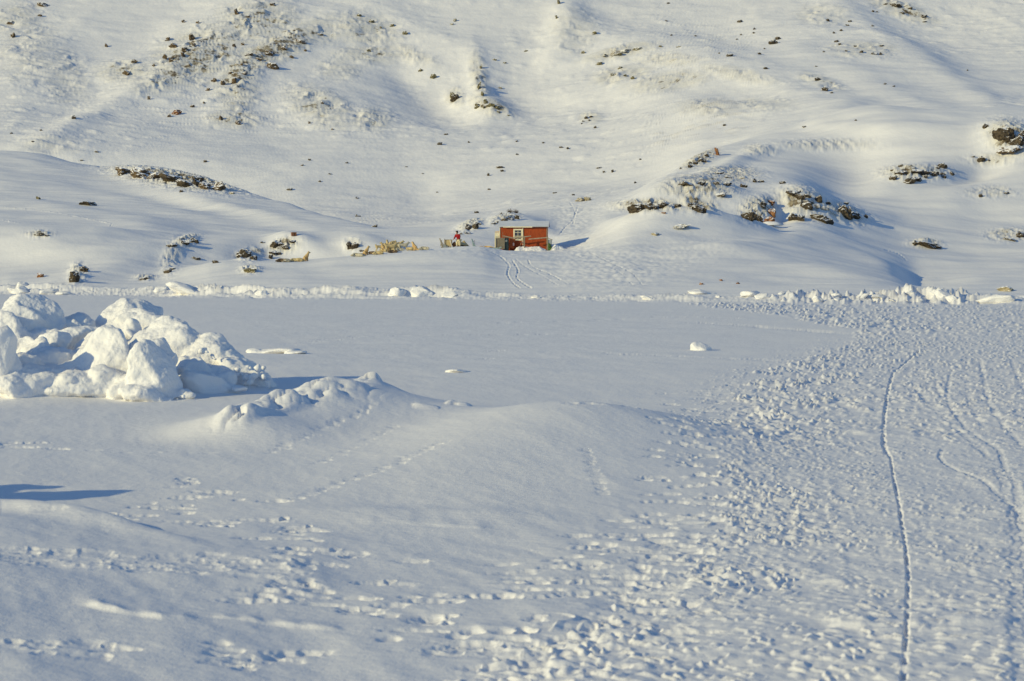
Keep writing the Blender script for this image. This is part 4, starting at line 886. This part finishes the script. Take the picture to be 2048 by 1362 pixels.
MB().tube((-.42, -.36, -.1), (-.40, -.36, .75), .025).build('stake', grey_wood, bx)
o = MB().box((0, 0, .22), (.34, .3, .44), bevel=.03).box((0, 0, .47), (.2, .18, .06)).build('fuel_can', simple('grey_can', (.28, .30, .30), .5)); o.location = gpt(889.5, KY-.4, -.1); tag(o, 'grey can standing in snow behind the loaded sledge', 'can')
pelt = simple('pelt', (.66, .58, .38), .95, (.55, .46, .27), 12, .4)
bag = simple('brown_sack', (.32, .16, .08), .9)
o = MB().ball((0, 0, .2), .3, 3, (1.5, .9, .75)).ball((.35, .05, .16), .22, 3, (1.3, .9, .7)).build('pelt_bundle', pelt); o.location = gpt(921, KY, .2); tag(o, 'cream pelt bundle on the sledge in front of the man', 'pelt')
o = MB().ball((0, 0, .15), .2, 3, (1, .9, 1.2)).ball((.05, 0, .36), .09, 2).build('sack', bag); o.location = gpt(908.5, KY+.1, .25); tag(o, 'small brown sack between the yellow box and the man', 'sack')
o = MB().tube((0, 0, 0), (-.28, -.1, 1.0), .045).build('paddle_shaft', simple('white_plastic', (.75, .72, .66), .5)); o.name = 'ice_pole'; o.location = gpt(905.5, KY-.45, -.1); tag(o, 'white pole leaning on the yellow cargo box', 'pole')
# person: bending over the sledge, seen from behind the load
def person(loc, rz):
    T = empty('person', loc, rz)
    tag(T, 'person in a red jacket and cream fur trousers bending over the sledge', 'person')
    skin_m = simple('skin', (.45, .26, .17), .6); jk = simple('red_jacket', (.33, .010, .016), .85, (.24, .008, .012), 8, .3); hat = simple('black_hat', (.02, .018, .018), .9)
    bt = simple('dark_boots', (.10, .085, .06), .9)
    # faces +x; pelvis root
    body = skin([[(0, 0, .86, .135), (.03, 0, 1.02, .14), (.10, 0, 1.20, .155), (.17, 0, 1.34, .12), (.21, 0, 1.42, .06), (.25, 0, 1.50, .085), (.27, 0, 1.58, .09), (.28, 0, 1.65, .07)],
                 [(0, 0, .86, .135), (0, .11, .80, .10), (.04, .13, .45, .07), (-.02, .14, .09, .05), (.12, .15, .04, .045)], [(0, 0, .86, .135), (0, -.11, .80, .10), (.05, -.14, .45, .07), (0, -.15, .09, .05), (.14, -.16, .04, .045)],
                 [(.17, 0, 1.34, .12), (.15, .20, 1.33, .07), (.20, .29, 1.06, .052), (.40, .24, .92, .038)], [(.17, 0, 1.34, .12), (.15, -.20, 1.33, .07), (.22, -.29, 1.06, .052), (.42, -.22, .93, .038)],
                 [(.27, 0, 1.58, .09), (.36, 0, 1.56, .022)]], 2)
    mesh_obj('body', body, skin_m, T)
    for s in (1, -1):
        ch = [[(.40 if s > 0 else .42, s*.23, .92, .034), (.47, s*.225, .89, .034)]]
        for k in range(4): yy = s*(.225+(-.03+.02*k)); ch.append([(.47, s*.225, .89, .034), (.50, yy, .875, .011), (.535-.004*abs(k-1.5), yy, .845, .010), (.54, yy, .815, .009)])
        ch.append([(.40 if s > 0 else .42, s*.23, .92, .034), (.45, s*.18, .90, .012), (.48, s*.165, .88, .010)])
        mesh_obj('hand', skin(ch, 1), skin_m, T)
    mesh_obj('jacket', skin([[(.0, 0, .88, .175), (.03, 0, 1.02, .175), (.10, 0, 1.20, .19), (.165, 0, 1.34, .15), (.20, 0, 1.405, .085)],
                 [(.165, 0, 1.34, .15), (.15, .215, 1.33, .095), (.20, .30, 1.06, .075), (.39, .245, .93, .055)], [(.165, 0, 1.34, .15), (.15, -.215, 1.33, .095), (.22, -.30, 1.06, .075), (.41, -.225, .94, .055)]], 2), jk, T)
    mesh_obj('trousers', skin([[(0, 0, .86, .175), (0, .12, .78, .15), (.035, .14, .45, .125), (-.01, .145, .24, .10)], [(0, 0, .86, .175), (0, -.12, .78, .15), (.045, -.15, .45, .125), (.005, -.155, .24, .10)]], 2), pelt, T)
    for s in (1, -1): mesh_obj('boot', skin([[(-.01, s*.148, .28, .085), (-.01, s*.15, .09, .075), (.14, s*.16, .05, .06)]], 2), bt, T)
    mesh_obj('hat', skin([[(.255, 0, 1.63, .095), (.27, 0, 1.69, .088)], [(.255, 0, 1.63, .095), (.20, 0, 1.56, .07)]], 2), hat, T)
    for s in (1, -1): MB().ball((.345, s*.033, 1.585), .012, 1).build('eye', hat, T)
    MB().ball((.35, 0, 1.515), .02, 1, (.5, 1.3, .35)).build('mouth', simple('lips', (.30, .10, .08)), T)
    return T
pr = person(gpt(917.5, KY-.62, -.03), math.radians(232)); pr.scale = (1.08, 1.08, 1.0)
# dogs: three poses, each one continuous body with muzzle, ears, joints and tail
def dog_mesh(pose):
    c = []
    if pose == 'stand':
        sp = [(-.34, 0, .46, .095), (-.20, 0, .48, .10), (0, 0, .47, .115), (.20, 0, .46, .135), (.33, 0, .50, .11), (.42, 0, .60, .08), (.48, 0, .68, .075), (.55, 0, .67, .05), (.63, 0, .645, .03)]
        c.append(sp)
        for s in (-1, 1):
            c.append([sp[4], (.30, s*.09, .36, .05), (.27, s*.09, .22, .034), (.30, s*.09, .10, .026), (.30, s*.09, .02, .03), (.35, s*.09, .015, .024)])
            c.append([sp[0], (-.32, s*.09, .36, .07), (-.26, s*.09, .26, .042), (-.40, s*.09, .16, .026), (-.37, s*.09, .02, .028), (-.32, s*.09, .015, .023)])
            c.append([sp[6], (.46, s*.05, .75, .022), (.455, s*.055, .79, .01)])
        c.append([sp[0], (-.44, 0, .58, .045), (-.47, 0, .64, .045), (-.40, 0, .70, .04), (-.33, 0, .67, .03)])
    elif pose == 'sit':
        sp = [(-.22, 0, .16, .12), (-.12, 0, .28, .12), (.02, 0, .42, .12), (.10, 0, .53, .10), (.15, 0, .63, .075), (.20, 0, .71, .075), (.27, 0, .70, .05), (.35, 0, .68, .03)]
        c.append(sp)
        for s in (-1, 1):
            c.append([sp[2], (.10, s*.08, .30, .045), (.10, s*.08, .14, .03), (.11, s*.08, .02, .03), (.16, s*.08, .015, .024)])
            c.append([sp[0], (-.10, s*.12, .15, .07), (.02, s*.13, .16, .04), (-.10, s*.13, .04, .03), (.03, s*.13, .02, .026)])
            c.append([sp[5], (.18, s*.05, .78, .022), (.175, s*.055, .82, .01)])
        c.append([sp[0], (-.36, 0, .08, .045), (-.50, .04, .06, .035)])
    else:
        sp = [(-.30, 0, .13, .11), (-.15, .05, .15, .12), (.05, .05, .15, .125), (.20, 0, .16, .11), (.30, -.05, .17, .075), (.37, -.09, .19, .07), (.44, -.12, .16, .045), (.50, -.14, .14, .028)]
        c.append(sp)
        for s in (-1, 1):
            c.append([sp[3], (.22, s*.12-.02, .08, .045), (.36, s*.13-.02, .04, .03), (.44, s*.13-.02, .03, .026)])
            c.append([sp[0], (-.22, s*.14, .10, .06), (-.08, s*.16, .06, .036), (-.18, s*.18, .03, .028), (-.06, s*.18, .025, .024)])
            c.append([sp[5], (.35, -.09+s*.045, .25, .02), (.345, -.09+s*.05, .285, .009)])
        c.append([sp[0], (-.40, -.04, .09, .045), (-.38, -.18, .08, .045), (-.24, -.24, .08, .035)])
    c = [[(x, y, z, r*(1.32 if r > .06 else 1.22)) for (x, y, z, r) in ch] for ch in c]
    return skin(c, 2)
fur = {'cream': simple('cream_fur', (.58, .47, .26), .95, (.42, .32, .16), 5, .4), 'tan': simple('tan_fur', (.50, .30, .11), .95, (.60, .46, .25), 4, .4), 'grey': simple('grey_fur', (.34, .31, .24), .95, (.55, .50, .38), 4, .4), 'black': simple('black_fur', (.05, .04, .035), .95, (.16, .11, .07), 3)}
DM = {}
for ps in ('stand', 'sit', 'lie'):
    base = dog_mesh(ps)
    for k in fur: mm = base.copy(); mm.materials.clear(); mm.materials.append(fur[k]); DM[ps, k] = mm
nose_m = simple('dog_nose', (.02, .02, .02), .5)
NP = {'stand': (.66, 0, .65), 'sit': (.38, 0, .685), 'lie': (.525, -.147, .14)}
def dog(px, pyb, pose, col, rz, label, group, Yd=None):
    p = vis(px, pyb) if Yd is None else gpt(px, Yd)
    o = link(bpy.data.objects.new('sled_dog', DM[pose, col])); o.location = p; o.rotation_euler = (0, 0, math.radians(rz)); s = 1.12*rnd.uniform(.92, 1.05); o.scale = (s, s, s)
    tag(o, label, 'dog', group)
    n_ = MB().ball((0, 0, 0), .022, 1).build('nose', nose_m, o); n_.location = NP[pose]
    return o
G1 = 'sled dogs in the pack left of the man'
L1 = 'cream sled dog crowded in the dense pack on the knoll left of the man'
for (px, py, ps, cl, rz) in [(760,503,'stand','cream',20),(768,503,'lie','cream',160),(772,500,'stand','cream',200),(777,502,'sit','cream',-30),(781,504,'stand','cream',10),(784,500,'sit','cream',100),(787,505,'lie','cream',-60),(790,499,'sit','cream',170),(793,502,'stand','cream',30),(796,497,'stand','cream',0),(789,497,'sit','cream',60),(776,497,'sit','cream',120)]:
    dog(px, py, ps, cl, rz, L1, G1)
for (px, py, ps, cl, rz, lab) in [(772,504,'stand','tan',40,'rusty tan sled dog in the middle of the dense pack'),(785,506,'lie','black',0,'dark sled dog lying at the front edge of the dense pack'),(712,513,'lie','grey',10,'grey sled dog lying at the far left of the knoll line'),(721,513,'lie','grey',170,'grey sled dog lying second from the left on the knoll'),
     (733,510,'sit','tan',20,'tan sled dog sitting apart between the lying ones and the pack'),(746,509,'lie','black',160,'black sled dog lying just left of the pack'),(755,509,'lie','cream',0,'cream sled dog lying at the left foot of the pack'),(761,508,'lie','cream',100,'cream sled dog curled against the left foot of the pack'),
     (798,502,'lie','grey',20,'grey sled dog lying at the right edge of the pack'),(806,501,'stand','grey',10,'grey sled dog standing right of the pack'),(825,501,'lie','cream',200,'cream and brown sled dog resting alone between pack and sledge'),(829,501,'sit','tan',150,'brown faced sled dog sitting beside the lone resting one'),(847,500,'lie','grey',0,'flat dark dog lying nearest to the loaded sledge on its left')]:
    dog(px, py, ps, cl, rz, lab, 'sled dogs on the knoll')
for (px, py, ps, cl, rz, lab) in [(562,524,'lie','black',0,'black sled dog lying in the distant left row'),(588,523,'lie','cream',10,'cream sled dog lying in the middle of the distant left row'),(599,523,'lie','cream',190,'cream sled dog curled up second from right in the distant left row'),(613,522,'sit','tan',20,'tan sled dog sitting at the right end of the distant left row'),(573,524,'lie','grey',200,'grey dog lying second from left in the distant left row')]:
    dog(px, py, ps, cl, rz, lab, 'sled dogs in the distant left row')
for (px, Yd, ps, cl, rz, lab) in [(926,225.5,'lie','cream',20,'cream sled dog lying right behind the man'),(932,225.2,'sit','cream',200,'cream sled dog sitting right of the man'),(922,224.0,'lie','black',10,'dark sled dog lying at the feet of the man'),(962,228.0,'lie','tan',180,'tan sled dog lying behind the teal sledge'),(973,228.5,'lie','tan',0,'orange brown sled dog lying between the teal sledge and the hut'),(981,228.5,'lie','cream',190,'cream sled dog sitting near the pale porch'),(992,224.6,'lie','cream',90,'cream sled dog curled at the foot of the wooden box')]:
    dog(px, 0, ps, cl, rz, lab, 'sled dogs near the hut', Yd)
s2 = sledge(gpt(972, 224.2), math.radians(-3), 'low teal sledge with lattice handlebar left of the hut', 1.05, teal)
pole('ski_pole', gpt(949, 224.5, -.1), gpt(949, 224.5, .85)+Vector((.03, 0, 0)), .018, dark_m, 'thin dark stick standing left of the teal sledge', 'stick')
o = MB().ball((0, 0, 0), .36, 3, (1.25, .8, .62)).ball((.4, .1, -.05), .24, 3, (1.3, .9, .5)).build('sack', simple('dark_sack', (.06, .045, .03), .9, (.14, .1, .06), 6, .4)); o.location = gpt(981, 225, .12); tag(o, 'dark brown bundle in the snow between teal sledge and box', 'bundle')

# ------------------------------------------------------------------ light, sky, camera
EL, AZB = math.radians(18.5), math.radians(32)        # height of the sun; how far behind the camera's left it stands
sd = Vector((-math.cos(AZB)*math.cos(EL), -math.sin(AZB)*math.cos(EL), math.sin(EL)))
sun = bpy.data.lights.new('sun', 'SUN'); sun.energy = 3.3; sun.angle = math.radians(.53); sun.color = (1, .868, .46)
so = link(bpy.data.objects.new('sun', sun)); so.rotation_euler = sd.to_track_quat('Z', 'Y').to_euler()
w = bpy.data.worlds.new('World'); sc.world = w; w.use_nodes = True
sky = w.node_tree.nodes.new('ShaderNodeTexSky'); sky.sky_type = 'NISHITA'; sky.sun_disc = False
sky.sun_elevation = EL; sky.sun_rotation = math.atan2(sd.x, sd.y) % (2*math.pi)
sky.altitude = 0; sky.air_density = 1.0; sky.dust_density = .1; sky.ozone_density = 4.5
bg = w.node_tree.nodes['Background']; bg.inputs[1].default_value = .125
w.node_tree.links.new(sky.outputs[0], bg.inputs[0])
cam = bpy.data.cameras.new('camera'); cam.lens = 80; cam.sensor_width = 36; cam.clip_end = 6000; cam.clip_start = .1
cam.dof.use_dof = True; cam.dof.focus_distance = 150; cam.dof.aperture_fstop = 4.5
co = link(bpy.data.objects.new('camera', cam)); co.location = (0, 0, CAMZ); co.rotation_euler = (math.pi/2-TH, 0, 0)
sc.camera = co
sc.view_settings.view_transform = 'Standard'; sc.view_settings.look = 'None'; sc.view_settings.gamma = 1; sc.view_settings.exposure = 0
sc.cycles.use_denoising = True
sc.cycles.max_bounces = 6
